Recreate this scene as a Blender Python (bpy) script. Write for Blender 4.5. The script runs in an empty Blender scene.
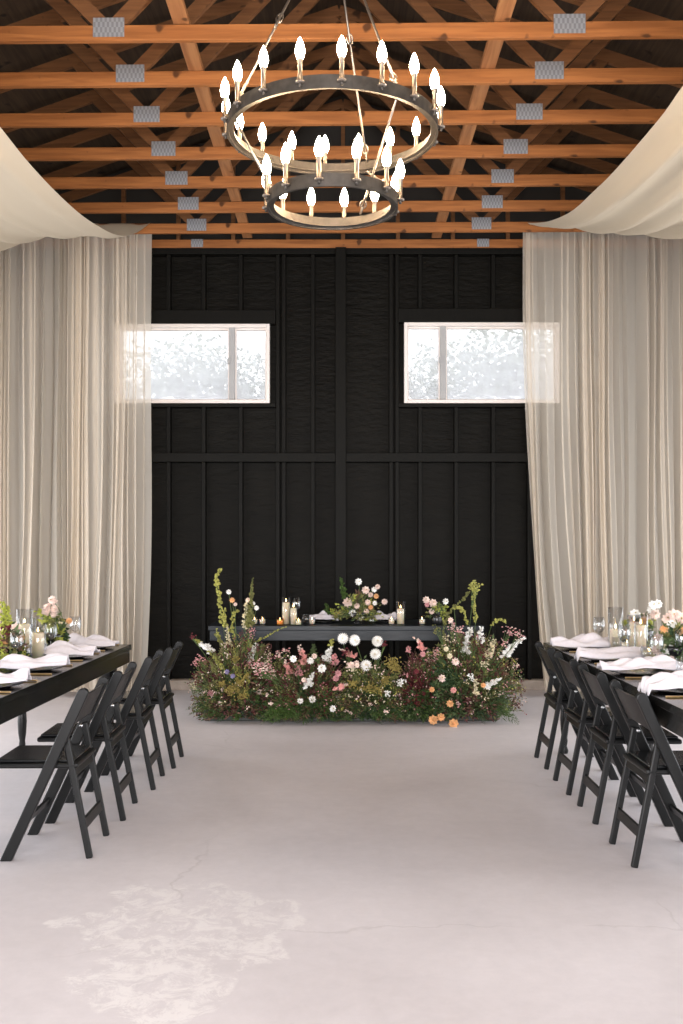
import bpy, math, random
from mathutils import Vector, Matrix
R = random.Random(11)
C = bpy.context.scene.collection
PI = math.pi
CAMH, F, VX, VY = 1.44, 995.56, 343.0, 546.0

def P(px, py, Y):
    """point of the place at distance Y seen at a photo pixel"""
    return Vector(((px - VX) / F * Y, Y, CAMH - (py - VY) / F * Y))

# ------------------------------------------------------------------ materials
def nodes(name):
    m = bpy.data.materials.new(name); m.use_nodes = True
    nt = m.node_tree; b = nt.nodes['Principled BSDF']
    return m, nt, b

def mat(name, col, rough=.5, metal=0, spec=.5, noise=0, scale=20, bump=0, bscale=60, coat=0, trans=0, sheen=0, stretch=(1, 1, 1)):
    m, nt, b = nodes(name)
    b.inputs['Base Color'].default_value = (*col, 1)
    b.inputs['Roughness'].default_value = rough
    b.inputs['Metallic'].default_value = metal
    b.inputs['Specular IOR Level'].default_value = spec
    b.inputs['Coat Weight'].default_value = coat
    b.inputs['Transmission Weight'].default_value = trans
    tc = nt.nodes.new('ShaderNodeTexCoord'); mp = nt.nodes.new('ShaderNodeMapping')
    mp.inputs['Scale'].default_value = stretch
    nt.links.new(tc.outputs['Object'], mp.inputs[0])
    if noise:
        n = nt.nodes.new('ShaderNodeTexNoise'); n.inputs['Scale'].default_value = scale; n.inputs['Detail'].default_value = 5
        nt.links.new(mp.outputs[0], n.inputs['Vector'])
        r = nt.nodes.new('ShaderNodeValToRGB')
        r.color_ramp.elements[0].position = .3; r.color_ramp.elements[1].position = .7
        r.color_ramp.elements[0].color = (*[c * (1 - noise) for c in col], 1)
        r.color_ramp.elements[1].color = (*[min(1, c * (1 + noise)) for c in col], 1)
        nt.links.new(n.outputs['Fac'], r.inputs[0]); nt.links.new(r.outputs[0], b.inputs['Base Color'])
    if bump:
        n = nt.nodes.new('ShaderNodeTexNoise'); n.inputs['Scale'].default_value = bscale; n.inputs['Detail'].default_value = 4
        nt.links.new(mp.outputs[0], n.inputs['Vector'])
        bp = nt.nodes.new('ShaderNodeBump'); bp.inputs['Strength'].default_value = bump; bp.inputs['Distance'].default_value = .02
        nt.links.new(n.outputs['Fac'], bp.inputs['Height']); nt.links.new(bp.outputs[0], b.inputs['Normal'])
    return m

def leafmat(name, col, tl=.35, rough=.6):
    """leaf or petal: some light passes through"""
    m, nt, b = nodes(name)
    b.inputs['Base Color'].default_value = (*col, 1); b.inputs['Roughness'].default_value = rough
    b.inputs['Specular IOR Level'].default_value = .25
    g = nt.nodes.new('ShaderNodeTexNoise'); g.inputs['Scale'].default_value = 25
    tc = nt.nodes.new('ShaderNodeTexCoord'); nt.links.new(tc.outputs['Object'], g.inputs['Vector'])
    r = nt.nodes.new('ShaderNodeValToRGB'); r.color_ramp.elements[0].position = .35; r.color_ramp.elements[1].position = .65
    r.color_ramp.elements[0].color = (*[c * .75 for c in col], 1); r.color_ramp.elements[1].color = (*[min(1, c * 1.2) for c in col], 1)
    nt.links.new(g.outputs['Fac'], r.inputs[0]); nt.links.new(r.outputs[0], b.inputs['Base Color'])
    t = nt.nodes.new('ShaderNodeBsdfTranslucent'); nt.links.new(r.outputs[0], t.inputs['Color'])
    mx = nt.nodes.new('ShaderNodeMixShader'); mx.inputs[0].default_value = tl
    nt.links.new(b.outputs[0], mx.inputs[1]); nt.links.new(t.outputs[0], mx.inputs[2])
    nt.links.new(mx.outputs[0], nt.nodes['Material Output'].inputs[0])
    return m

def sheermat(name, col, transp, tl=.5):
    m, nt, b = nodes(name)
    nt.nodes.remove(b)
    d = nt.nodes.new('ShaderNodeBsdfDiffuse'); d.inputs[0].default_value = (*col, 1)
    t = nt.nodes.new('ShaderNodeBsdfTranslucent'); t.inputs[0].default_value = (*col, 1)
    a = nt.nodes.new('ShaderNodeMixShader'); a.inputs[0].default_value = tl
    nt.links.new(d.outputs[0], a.inputs[1]); nt.links.new(t.outputs[0], a.inputs[2])
    out = a
    if transp > 0:
        tr = nt.nodes.new('ShaderNodeBsdfTransparent')
        out = nt.nodes.new('ShaderNodeMixShader'); out.inputs[0].default_value = transp
        nt.links.new(a.outputs[0], out.inputs[1]); nt.links.new(tr.outputs[0], out.inputs[2])
    nt.links.new(out.outputs[0], nt.nodes['Material Output'].inputs[0])
    return m

def woodmat(name, c0, c1, rough=.6, along=0, knots=True):
    m, nt, b = nodes(name)
    tc = nt.nodes.new('ShaderNodeTexCoord'); mp = nt.nodes.new('ShaderNodeMapping')
    oi = nt.nodes.new('ShaderNodeObjectInfo')
    s = [14, 14, 14]; s[along] = .9
    mp.inputs['Scale'].default_value = s
    nt.links.new(tc.outputs['Object'], mp.inputs[0])
    ad = nt.nodes.new('ShaderNodeVectorMath'); ad.operation = 'ADD'
    sc = nt.nodes.new('ShaderNodeMath'); sc.operation = 'MULTIPLY'; sc.inputs[1].default_value = 40
    nt.links.new(oi.outputs['Random'], sc.inputs[0]); nt.links.new(mp.outputs[0], ad.inputs[0]); nt.links.new(sc.outputs[0], ad.inputs[1])
    n = nt.nodes.new('ShaderNodeTexNoise'); n.inputs['Scale'].default_value = 2.2; n.inputs['Detail'].default_value = 6; n.inputs['Distortion'].default_value = .6
    nt.links.new(ad.outputs[0], n.inputs['Vector'])
    r = nt.nodes.new('ShaderNodeValToRGB'); r.color_ramp.elements[0].position = .3; r.color_ramp.elements[1].position = .68
    r.color_ramp.elements[0].color = (*c0, 1); r.color_ramp.elements[1].color = (*c1, 1)
    nt.links.new(n.outputs['Fac'], r.inputs[0])
    last = r.outputs[0]
    if knots:
        v = nt.nodes.new('ShaderNodeTexNoise'); v.inputs['Scale'].default_value = 9; v.inputs['Detail'].default_value = 1
        nt.links.new(tc.outputs['Object'], v.inputs['Vector'])
        rr = nt.nodes.new('ShaderNodeValToRGB'); rr.color_ramp.elements[0].position = .68; rr.color_ramp.elements[1].position = .76
        nt.links.new(v.outputs['Fac'], rr.inputs[0])
        mx = nt.nodes.new('ShaderNodeMix'); mx.data_type = 'RGBA'
        mx.inputs[7].default_value = (*[c * .35 for c in c0], 1)
        nt.links.new(rr.outputs[0], mx.inputs[0]); nt.links.new(last, mx.inputs[6]); last = mx.outputs[2]
    nt.links.new(last, b.inputs['Base Color'])
    b.inputs['Roughness'].default_value = rough; b.inputs['Specular IOR Level'].default_value = .3
    return m

def glassmat(name, tint=(1, 1, 1), haze=0, gloss=.09):
    """thin clear glass: mostly see-through with a sharp reflection, optional film of dust and overexposure haze"""
    m, nt, b = nodes(name)
    nt.nodes.remove(b)
    tr = nt.nodes.new('ShaderNodeBsdfTransparent'); tr.inputs[0].default_value = (*tint, 1)
    gl = nt.nodes.new('ShaderNodeBsdfGlossy'); gl.inputs['Roughness'].default_value = .04
    fr = nt.nodes.new('ShaderNodeLayerWeight'); fr.inputs[0].default_value = .5
    pw = nt.nodes.new('ShaderNodeMath'); pw.operation = 'POWER'; pw.inputs[1].default_value = 4
    nt.links.new(fr.outputs['Facing'], pw.inputs[0])
    mu = nt.nodes.new('ShaderNodeMath'); mu.operation = 'MULTIPLY_ADD'; mu.inputs[1].default_value = .5; mu.inputs[2].default_value = gloss * .5
    nt.links.new(pw.outputs[0], mu.inputs[0])
    mx = nt.nodes.new('ShaderNodeMixShader')
    nt.links.new(mu.outputs[0], mx.inputs[0]); nt.links.new(tr.outputs[0], mx.inputs[1]); nt.links.new(gl.outputs[0], mx.inputs[2])
    out = mx
    if haze:
        tl = nt.nodes.new('ShaderNodeBsdfTranslucent'); tl.inputs[0].default_value = (.95, .95, 1, 1)
        tc = nt.nodes.new('ShaderNodeTexCoord'); n = nt.nodes.new('ShaderNodeTexNoise'); n.inputs['Scale'].default_value = 9; n.inputs['Detail'].default_value = 8
        nt.links.new(tc.outputs['Object'], n.inputs['Vector'])
        k = nt.nodes.new('ShaderNodeMapRange'); k.inputs[3].default_value = haze * .7; k.inputs[4].default_value = haze * 1.3
        nt.links.new(n.outputs['Fac'], k.inputs[0])
        out = nt.nodes.new('ShaderNodeMixShader')
        nt.links.new(k.outputs[0], out.inputs[0]); nt.links.new(mx.outputs[0], out.inputs[1]); nt.links.new(tl.outputs[0], out.inputs[2])
    nt.links.new(out.outputs[0], nt.nodes['Material Output'].inputs[0])
    return m

def emit(name, col, s):
    m, nt, b = nodes(name)
    b.inputs['Base Color'].default_value = (1, 1, 1, 1)
    b.inputs['Emission Color'].default_value = (*col, 1); b.inputs['Emission Strength'].default_value = s
    return m

def concrete():
    m, nt, b = nodes('polished concrete')
    tc = nt.nodes.new('ShaderNodeTexCoord')
    def noise(scale, det=6, dist=0, rough=.55, off=(0, 0, 0)):
        mp = nt.nodes.new('ShaderNodeMapping'); mp.inputs['Location'].default_value = off
        nt.links.new(tc.outputs['Object'], mp.inputs[0])
        n = nt.nodes.new('ShaderNodeTexNoise'); n.inputs['Scale'].default_value = scale; n.inputs['Detail'].default_value = det
        n.inputs['Distortion'].default_value = dist; n.inputs['Roughness'].default_value = rough
        nt.links.new(mp.outputs[0], n.inputs['Vector']); return n.outputs['Fac']
    def ramp(fac, p0, p1, c0=(0, 0, 0), c1=(1, 1, 1)):
        r = nt.nodes.new('ShaderNodeValToRGB'); r.color_ramp.elements[0].position = p0; r.color_ramp.elements[1].position = p1
        r.color_ramp.elements[0].color = (*c0, 1); r.color_ramp.elements[1].color = (*c1, 1)
        nt.links.new(fac, r.inputs[0]); return r.outputs[0]
    def mix(fac, a, bb, mode='MIX'):
        x = nt.nodes.new('ShaderNodeMix'); x.data_type = 'RGBA'; x.blend_type = mode
        if isinstance(fac, float): x.inputs[0].default_value = fac
        else: nt.links.new(fac, x.inputs[0])
        nt.links.new(a, x.inputs[6])
        if isinstance(bb, tuple): x.inputs[7].default_value = (*bb, 1)
        else: nt.links.new(bb, x.inputs[7])
        return x.outputs[2]
    base = ramp(noise(.55, 5, .3, .55, (3, 1.6, 0)), .33, .67, (.55, .508, .52), (.715, .672, .692))
    fine = ramp(noise(14, 6, .2, .7), .25, .75, (.90, .90, .90), (1, 1, 1))
    c = mix(1.0, base, fine, 'MULTIPLY')
    # pale worn patches with ragged edges, and their broad zones
    mz = nt.nodes.new('ShaderNodeVectorMath'); mz.operation = 'MULTIPLY_ADD'; mz.inputs[1].default_value = (1.25, .62, 0); mz.inputs[2].default_value = (.78, -2.3, 0)
    nt.links.new(tc.outputs['Object'], mz.inputs[0])
    ln = nt.nodes.new('ShaderNodeVectorMath'); ln.operation = 'LENGTH'; nt.links.new(mz.outputs[0], ln.inputs[0])
    zn = nt.nodes.new('ShaderNodeMath'); zn.operation = 'MULTIPLY_ADD'; zn.inputs[1].default_value = 1.1; nt.links.new(noise(2.2, 5, .4), zn.inputs[0]); nt.links.new(ln.outputs['Value'], zn.inputs[2])
    zone = ramp(zn.outputs[0], .95, 1.45, (1, 1, 1), (0, 0, 0))
    worn = ramp(noise(9, 9, .6, .8, (5, 2, 0)), .46, .56)
    w = mix(1.0, zone, worn, 'MULTIPLY')
    wm = nt.nodes.new('ShaderNodeMath'); wm.operation = 'MULTIPLY'; wm.inputs[1].default_value = .55
    nt.links.new(w, wm.inputs[0])
    c = mix(wm.outputs[0], c, (.84, .81, .80))
    # hairline cracks
    mp = nt.nodes.new('ShaderNodeMapping'); mp.inputs['Location'].default_value = (.35, .2, 0)
    nt.links.new(tc.outputs['Object'], mp.inputs[0])
    dn = nt.nodes.new('ShaderNodeTexNoise'); dn.inputs['Scale'].default_value = 3; dn.inputs['Detail'].default_value = 6
    nt.links.new(mp.outputs[0], dn.inputs['Vector'])
    am = nt.nodes.new('ShaderNodeVectorMath'); am.operation = 'MULTIPLY_ADD'; am.inputs[1].default_value = (.35, .35, 0)
    nt.links.new(dn.outputs['Color'], am.inputs[0]); nt.links.new(mp.outputs[0], am.inputs[2])
    vo = nt.nodes.new('ShaderNodeTexVoronoi'); vo.feature = 'DISTANCE_TO_EDGE'; vo.inputs['Scale'].default_value = .42
    nt.links.new(am.outputs[0], vo.inputs['Vector'])
    cr = ramp(vo.outputs['Distance'], 0.0, .0018, (1, 1, 1), (0, 0, 0))
    gate = ramp(noise(1.3, 3, 0, .5, (9, 9, 0)), .5, .6)
    cr = mix(1.0, cr, gate, 'MULTIPLY')
    cm = nt.nodes.new('ShaderNodeMath'); cm.operation = 'MULTIPLY'; cm.inputs[1].default_value = .2
    nt.links.new(cr, cm.inputs[0])
    c = mix(cm.outputs[0], c, (.25, .22, .21))
    nt.links.new(c, b.inputs['Base Color'])
    rr = nt.nodes.new('ShaderNodeMapRange'); rr.inputs[3].default_value = .38; rr.inputs[4].default_value = .6
    nt.links.new(noise(2.5, 5, .3), rr.inputs[0]); nt.links.new(rr.outputs[0], b.inputs['Roughness'])
    b.inputs['Specular IOR Level'].default_value = .4
    bp = nt.nodes.new('ShaderNodeBump'); bp.inputs['Strength'].default_value = .06; bp.inputs['Distance'].default_value = .01
    nt.links.new(noise(30, 4), bp.inputs['Height']); nt.links.new(bp.outputs[0], b.inputs['Normal'])
    return m

M = {}
M['concrete'] = concrete()
M['curb'] = mat('curb concrete', (.33, .28, .24), .8, noise=.2, scale=8, bump=.3)
M['blackwall'] = mat('black painted sheathing', (.0046, .0041, .003), .5, spec=.07, noise=.25, scale=3, bump=.35, bscale=9, stretch=(1, 1, 3.2))
M['blackstud'] = mat('black painted studs', (.0046, .0043, .0034), .5, spec=.09, noise=.2, scale=12, bump=.15, stretch=(6, 6, 1))
M['darkside'] = mat('dark side cladding', (.16, .14, .125), .7, noise=.2, scale=4)
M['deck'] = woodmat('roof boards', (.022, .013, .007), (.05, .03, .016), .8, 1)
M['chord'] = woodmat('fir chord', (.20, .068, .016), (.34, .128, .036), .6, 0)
M['web'] = woodmat('dimmed fir web', (.10, .038, .012), (.17, .072, .025), .65, 0)  # same timber as the chords, darkened: dim roof light put into the colour
M['brace'] = woodmat('fir brace', (.20, .08, .03), (.32, .15, .06), .6, 1)
M['gable'] = mat('gable sheathing', (.02, .016, .012), .8)
def platemat():
    m, nt, b = nodes('galvanised plate')
    tc = nt.nodes.new('ShaderNodeTexCoord')
    mp = nt.nodes.new('ShaderNodeMapping'); mp.inputs['Scale'].default_value = (75, 1, 32)
    nt.links.new(tc.outputs['Object'], mp.inputs[0])
    n = nt.nodes.new('ShaderNodeTexChecker'); n.inputs['Scale'].default_value = 1
    nt.links.new(mp.outputs[0], n.inputs[0])
    n.inputs[1].default_value = (.29, .295, .31, 1); n.inputs[2].default_value = (.20, .205, .22, 1)
    nt.links.new(n.outputs[0], b.inputs['Base Color'])
    b.inputs['Metallic'].default_value = .4; b.inputs['Roughness'].default_value = .5
    return m
M['plate'] = platemat()
M['sheer'] = sheermat('ivory sheer', (.86, .785, .68), .46, .5)
M['drape'] = sheermat('ivory drape', (.64, .55, .42), .02, .3)
M['winframe'] = mat('cream aluminium', (.72, .66, .62), .45)
M['wingasket'] = mat('grey sash', (.33, .33, .33), .5)
M['winglass'] = glassmat('dusty glare pane', (1, 1, 1), .34, .05)  # dust film thickened so the view outside looks bleached by glare
M['iron'] = mat('aged black iron', (.075, .065, .055), .45, .6, noise=.25, scale=25)
M['steel'] = mat('brushed rod', (.30, .26, .22), .35, .9)
M['sleeve'] = mat('pewter candle sleeve', (.20, .165, .135), .4, .7)
M['bulb'] = emit('warm bulb', (1, .72, .44), 130)
M['chair'] = mat('black resin', (.004, .0045, .0048), .36, spec=.3, bump=.03, bscale=200)
M['pad'] = mat('black vinyl pad', (.007, .008, .009), .25, spec=.5, coat=.3)
M['pin'] = mat('steel pin', (.6, .6, .62), .3, 1)
M['table'] = mat('black stained farm table', (.006, .006, .0056), .22, spec=.4, noise=.4, scale=6, bump=.05, bscale=10, stretch=(4, 1, 4))
M['table2'] = mat('black stained table top', (.013, .017, .021), .36, spec=.25, noise=.35, scale=6, bump=.05, bscale=10, stretch=(1, 4, 4))
M['napkin'] = mat('pale lilac linen', (.70, .665, .71), .85, spec=.2, noise=.04, scale=60, bump=.2, bscale=350)
M['charger'] = mat('black plate', (.012, .012, .013), .2, spec=.6)
M['china'] = mat('pale china', (.75, .74, .76), .2)
M['gold'] = mat('brushed gold', (.62, .42, .18), .28, 1)
M['glass'] = glassmat('clear glass', (.96, .97, .98), 0, .2)
M['amber'] = glassmat('amber glass', (1, .80, .58), 0, .1)
def waxmat():
    m, nt, b = nodes('ivory wax')
    b.inputs['Base Color'].default_value = (.86, .73, .52, 1); b.inputs['Roughness'].default_value = .5
    b.inputs['Subsurface Weight'].default_value = .4; b.inputs['Subsurface Radius'].default_value = (.03, .015, .006); b.inputs['Subsurface Scale'].default_value = .5
    return m
M['wax'] = waxmat()
M['flame'] = emit('flame', (1, .62, .22), 18)
M['bark'] = mat('bark', (.09, .065, .045), .9, noise=.4, scale=10)
M['treeleaf'] = [leafmat('tree leaf ' + c, v, .4) for c, v in (('grey', (.26, .29, .22)), ('pale', (.42, .45, .37)), ('olive', (.30, .32, .22)))]
M['soil'] = mat('dry ground', (.30, .27, .21), .95, noise=.3, scale=2)
M['pot'] = mat('zinc trough', (.05, .055, .05), .6, .3)
L = {
    'burgundy': leafmat('burgundy leaf', (.125, .045, .045), .25),
    'wine': leafmat('wine leaf', (.15, .028, .035), .3),
    'brown': leafmat('bronze leaf', (.19, .11, .075), .3),
    'green': leafmat('green leaf', (.095, .135, .055), .3),
    'deep': leafmat('deep green leaf', (.038, .072, .03), .25),
    'fern': leafmat('fern', (.07, .125, .03), .35),
    'olive': leafmat('olive leaf', (.22, .22, .08), .3),
    'lime': leafmat('lime foxtail', (.46, .45, .13), .3),
    'mimosa': leafmat('mustard yarrow', (.36, .29, .09), .25),
    'cream': leafmat('cream petal', (.78, .70, .50), .3),
    'white': leafmat('white petal', (.93, .90, .83), .25),
    'pink': leafmat('pink petal', (.66, .33, .34), .3),
    'rose': leafmat('coral rose petal', (.74, .36, .33), .3),
    'blush': leafmat('blush petal', (.85, .67, .60), .3),
    'peach': leafmat('peach petal', (.78, .43, .20), .3),
    'lilac': leafmat('lilac petal', (.28, .25, .42), .3),
    'stem': leafmat('stem', (.10, .15, .05), .1),
    'yellow': leafmat('yellow leaf', (.45, .48, .10), .4),
}

# ------------------------------------------------------------------ mesh helpers
class G:
    """collects shapes, then links them as one mesh object"""
    def __init__(s): s.v = []; s.f = []; s.m = []; s.mats = []; s.T = Matrix()
    def mi(s, m):
        if m not in s.mats: s.mats.append(m)
        return s.mats.index(m)
    def add(s, vs, fs, m):
        k = len(s.v); i = s.mi(m)
        s.v += [tuple(s.T @ Vector(v)) for v in vs]; s.f += [tuple(k + j for j in f) for f in fs]; s.m += [i] * len(fs)
    def box(s, lo, hi, m):
        x0, y0, z0 = lo; x1, y1, z1 = hi
        s.add([(x0, y0, z0), (x1, y0, z0), (x1, y1, z0), (x0, y1, z0), (x0, y0, z1), (x1, y0, z1), (x1, y1, z1), (x0, y1, z1)],
              [(0, 3, 2, 1), (4, 5, 6, 7), (0, 1, 5, 4), (1, 2, 6, 5), (2, 3, 7, 6), (3, 0, 4, 7)], m)
    def bar(s, a, b, w, h, m, up=(0, 0, 1)):
        """a rectangular bar from a to b; w across, h along up"""
        a = Vector(a); b = Vector(b); d = (b - a).normalized(); u = Vector(up); x = d.cross(u).normalized(); u = x.cross(d).normalized()
        vs = [p + x * (sx * w / 2) + u * (su * h / 2) for p in (a, b) for sx, su in ((-1, -1), (1, -1), (1, 1), (-1, 1))]
        s.add(vs, [(0, 1, 2, 3), (7, 6, 5, 4), (0, 4, 5, 1), (1, 5, 6, 2), (2, 6, 7, 3), (3, 7, 4, 0)], m)
    def lathe(s, prof, m, n=24, c=(0, 0, 0), caps=True):
        vs = []; fs = []
        for r, z in prof:
            for k in range(n):
                a = 2 * PI * k / n; vs.append((c[0] + r * math.cos(a), c[1] + r * math.sin(a), c[2] + z))
        for i in range(len(prof) - 1):
            for k in range(n):
                q = (k + 1) % n; fs.append((i * n + k, i * n + q, (i + 1) * n + q, (i + 1) * n + k))
        if caps:
            if prof[0][0] > 1e-5: fs.append(tuple(reversed(range(n))))
            if prof[-1][0] > 1e-5: fs.append(tuple((len(prof) - 1) * n + k for k in range(n)))
        s.add(vs, fs, m)
    def tube(s, pts, r, m, n=6, r1=None):
        pts = [Vector(p) for p in pts]; vs = []; fs = []; N = len(pts)
        for i, p in enumerate(pts):
            d = (pts[min(i + 1, N - 1)] - pts[max(i - 1, 0)]).normalized()
            u = Vector((0, 0, 1)) if abs(d.z) < .9 else Vector((1, 0, 0))
            x = d.cross(u).normalized(); y = x.cross(d)
            rr = r if r1 is None else r + (r1 - r) * i / max(1, N - 1)
            for k in range(n):
                a = 2 * PI * k / n; vs.append(p + (x * math.cos(a) + y * math.sin(a)) * rr)
        for i in range(N - 1):
            for k in range(n):
                q = (k + 1) % n; fs.append((i * n + k, i * n + q, (i + 1) * n + q, (i + 1) * n + k))
        fs.append(tuple(reversed(range(n)))); fs.append(tuple((N - 1) * n + k for k in range(n)))
        s.add(vs, fs, m)
    def blob(s, p, r, m, sq=(1, 1, 1)):
        """a small bud: eight-sided, two rings"""
        p = Vector(p); vs = [p + Vector((0, 0, -r * sq[2]))]; a0 = R.uniform(0, 1)
        for z, k in ((-.4, .9), (.4, .9)):
            for i in range(5):
                a = a0 + 2 * PI * i / 5 + z; vs.append(p + Vector((math.cos(a) * r * k * sq[0], math.sin(a) * r * k * sq[1], z * r * sq[2])))
        vs.append(p + Vector((0, 0, r * sq[2])))
        fs = []
        for i in range(5):
            j = (i + 1) % 5
            fs += [(0, 1 + j, 1 + i), (1 + i, 1 + j, 6 + j, 6 + i), (6 + i, 6 + j, 11)]
        s.add(vs, fs, m)
    def leaf(s, p, d, l, w, m, bend=.15, n=None):
        p = Vector(p); d = Vector(d).normalized()
        if n is None: n = Vector((R.uniform(-1, 1), R.uniform(-1, 1), R.uniform(-.3, 1)))
        x = d.cross(n)
        if x.length < 1e-3: x = d.cross(Vector((1, .2, 0)))
        x.normalize(); n = x.cross(d).normalized()
        a = p; b = p + d * (l * .38) + n * (bend * l * .5); e = p + d * l - n * (bend * l * .4)
        s.add([a, b + x * w / 2 - n * w * .15, b - x * w / 2 - n * w * .15, b, e], [(0, 1, 3), (0, 3, 2), (1, 4, 3), (3, 4, 2)], m)
    def build(s, name, parent=None, smooth=False, loc=None, bevel=0, autosm=False):
        me = bpy.data.meshes.new(name); me.from_pydata(s.v, [], s.f)
        for m in s.mats: me.materials.append(m)
        me.polygons.foreach_set('material_index', s.m)
        if smooth: me.polygons.foreach_set('use_smooth', [True] * len(s.f))
        me.update()
        o = bpy.data.objects.new(name, me); C.objects.link(o)
        if parent: o.parent = parent
        if loc is not None: o.location = loc
        if bevel:
            b = o.modifiers.new('bevel', 'BEVEL'); b.width = bevel; b.segments = 2; b.limit_method = 'ANGLE'
        return o

def tag(o, label=None, cat=None, group=None, kind=None):
    if label: o['label'] = label
    if cat: o['category'] = cat
    if group: o['group'] = group
    if kind: o['kind'] = kind
    return o
def thing(name, label, cat, loc=(0, 0, 0), rz=0, group=None):
    o = bpy.data.objects.new(name, None); C.objects.link(o); o.empty_display_size = .1
    o.location = loc; o.rotation_euler = (0, 0, rz)
    return tag(o, label, cat, group)
KIDS = {}
def kids(o): return [c for c in bpy.data.objects if c.parent == o]
def copy_tree(o, parent=None):
    c = o.copy(); C.objects.link(c)
    if parent: c.parent = parent
    for ch in kids(o): copy_tree(ch, c)
    return c
def struct(o): o['kind'] = 'structure'; return o

# ------------------------------------------------------------------ the room
XW, YF, YB, ZT, H = 4.05, -2.5, 10.06, 4.415, 4.46
g = G(); g.box((-XW - .2, YF - .2, -.15), (XW + .2, YB + .2, 0), M['concrete']); struct(g.build('floor'))

WL = (-2.29, -.735, 2.87, 3.665); WR = (.613, 2.17, 2.87, 3.68)
g = G()
xs = [-XW - .2, WL[0], WL[1], WR[0], WR[1], XW + .2]
zt = 4.42
for i in range(5):
    if i in (1, 3):
        w = WL if i == 1 else WR
        g.box((xs[i], YB, 0), (xs[i + 1], YB + .12, w[2]), M['blackwall']); g.box((xs[i], YB, w[3]), (xs[i + 1], YB + .12, zt), M['blackwall'])
    else: g.box((xs[i], YB, 0), (xs[i + 1], YB + .12, zt), M['blackwall'])
wall = struct(g.build('wall_back'))
def wpart(name, lo, hi, m=M['blackstud']):
    g = G(); g.box(lo, hi, m); return g.build(name, wall, bevel=.004)
SY = 9.97
girt = 2.325
# full height post, girts, headers
wpart('post', (-.075, SY - .05, .1), (.03, YB, 4.42))
def xp(px): return (px - VX) / F * 10.0
for a, b in ((-XW, -.075), (.03, XW)): wpart('girt', (a, SY - .035, girt - .045), (b, YB, girt + .045))
for w in (WL, WR):
    wpart('header', (w[0] - .06, SY - .02, w[3] + .0), (w[1] + .06, YB, w[3] + .135))
    wpart('sill_plate', (w[0] - .06, SY - .01, w[2] - .04), (w[1] + .06, YB, w[2] - .0))
for a, b in ((-XW, -.075), (.03, XW)): wpart('top_plate', (a, SY - .02, 4.36), (b, YB, 4.42))
studs = [134, 98, 62, 26, 169, 204, 241, 278, 284, 313, 391, 397, 420, 456, 493, 529, 565, 601, 637]
for px in studs:
    x = xp(px)
    segs = [(.1, girt - .045)]
    w = WL if WL[0] - .02 < x < WL[1] + .02 else WR if WR[0] - .02 < x < WR[1] + .02 else None
    if w: segs += [(girt + .045, w[2] - .04), (w[3] + .135, 4.36)]
    else: segs += [(girt + .045, 4.36)]
    for a, b in segs: wpart('stud', (x - .019, SY + R.uniform(-.004, .004), a), (x + .019, YB, b))
g = G(); g.box((-XW, 9.93, 0), (XW, YB, .1), M['curb']); struct(g.build('baseboard_back', bevel=.01))
for nm, x0, x1 in (('wall_left', -XW - .15, -XW), ('wall_right', XW, XW + .15)):
    g = G(); SA, SB, SH = 1.6, 8.9, 2.6     # unseen opening added in each long side for fill light
    g.box((x0, YF, 0), (x1, SA, 4.42), M['darkside']); g.box((x0, SB, 0), (x1, YB, 4.42), M['darkside']); g.box((x0, SA, SH), (x1, SB, 4.42), M['darkside'])
    struct(g.build(nm))
# front wall behind the camera, with an unseen doorway added to let light in
g = G(); DW, DH = 2.6, 3.9
g.box((-XW - .15, YF - .15, 0), (-DW, YF, 4.42), M['darkside']); g.box((DW, YF - .15, 0), (XW + .15, YF, 4.42), M['darkside']); g.box((-DW, YF - .15, DH), (DW, YF, 4.42), M['darkside'])
struct(g.build('wall_front'))
# roof: two slopes of boards, pitch one in three
g = G(); e = 4.62
for s in (-1, 1):
    for (y0, y1) in ((YF - .3, YB + .3),):
        z0, z1 = e - .1, e + 1.35 + .03
        vs = [(s * (XW + .3), y0, z0), (0, y0, z1), (0, y1, z1), (s * (XW + .3), y1, z0)]
        vs += [(x, y, z + .05) for x, y, z in vs]
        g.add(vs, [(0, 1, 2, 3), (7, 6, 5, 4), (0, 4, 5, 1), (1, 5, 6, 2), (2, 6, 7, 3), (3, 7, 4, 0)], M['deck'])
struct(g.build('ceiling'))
g = G()
for y in (YB, YF - .12):
    g.add([(-XW - .2, y, 4.42), (XW + .2, y, 4.42), (XW + .2, y, 4.55), (0, y, 6.0), (-XW - .2, y, 4.55)] + [(x, y + .1, z) for x, z in ((-XW - .2, 4.42), (XW + .2, 4.42), (XW + .2, 4.55), (0, 6.0), (-XW - .2, 4.55))],
          [(0, 1, 2, 3, 4), (9, 8, 7, 6, 5)] + [(i, (i + 1) % 5, 5 + (i + 1) % 5, 5 + i) for i in range(5)], M['gable'])
    if y == YB: struct(g.build('wall_back_gable')); g = G()
struct(g.build('wall_front_gable'))

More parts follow.
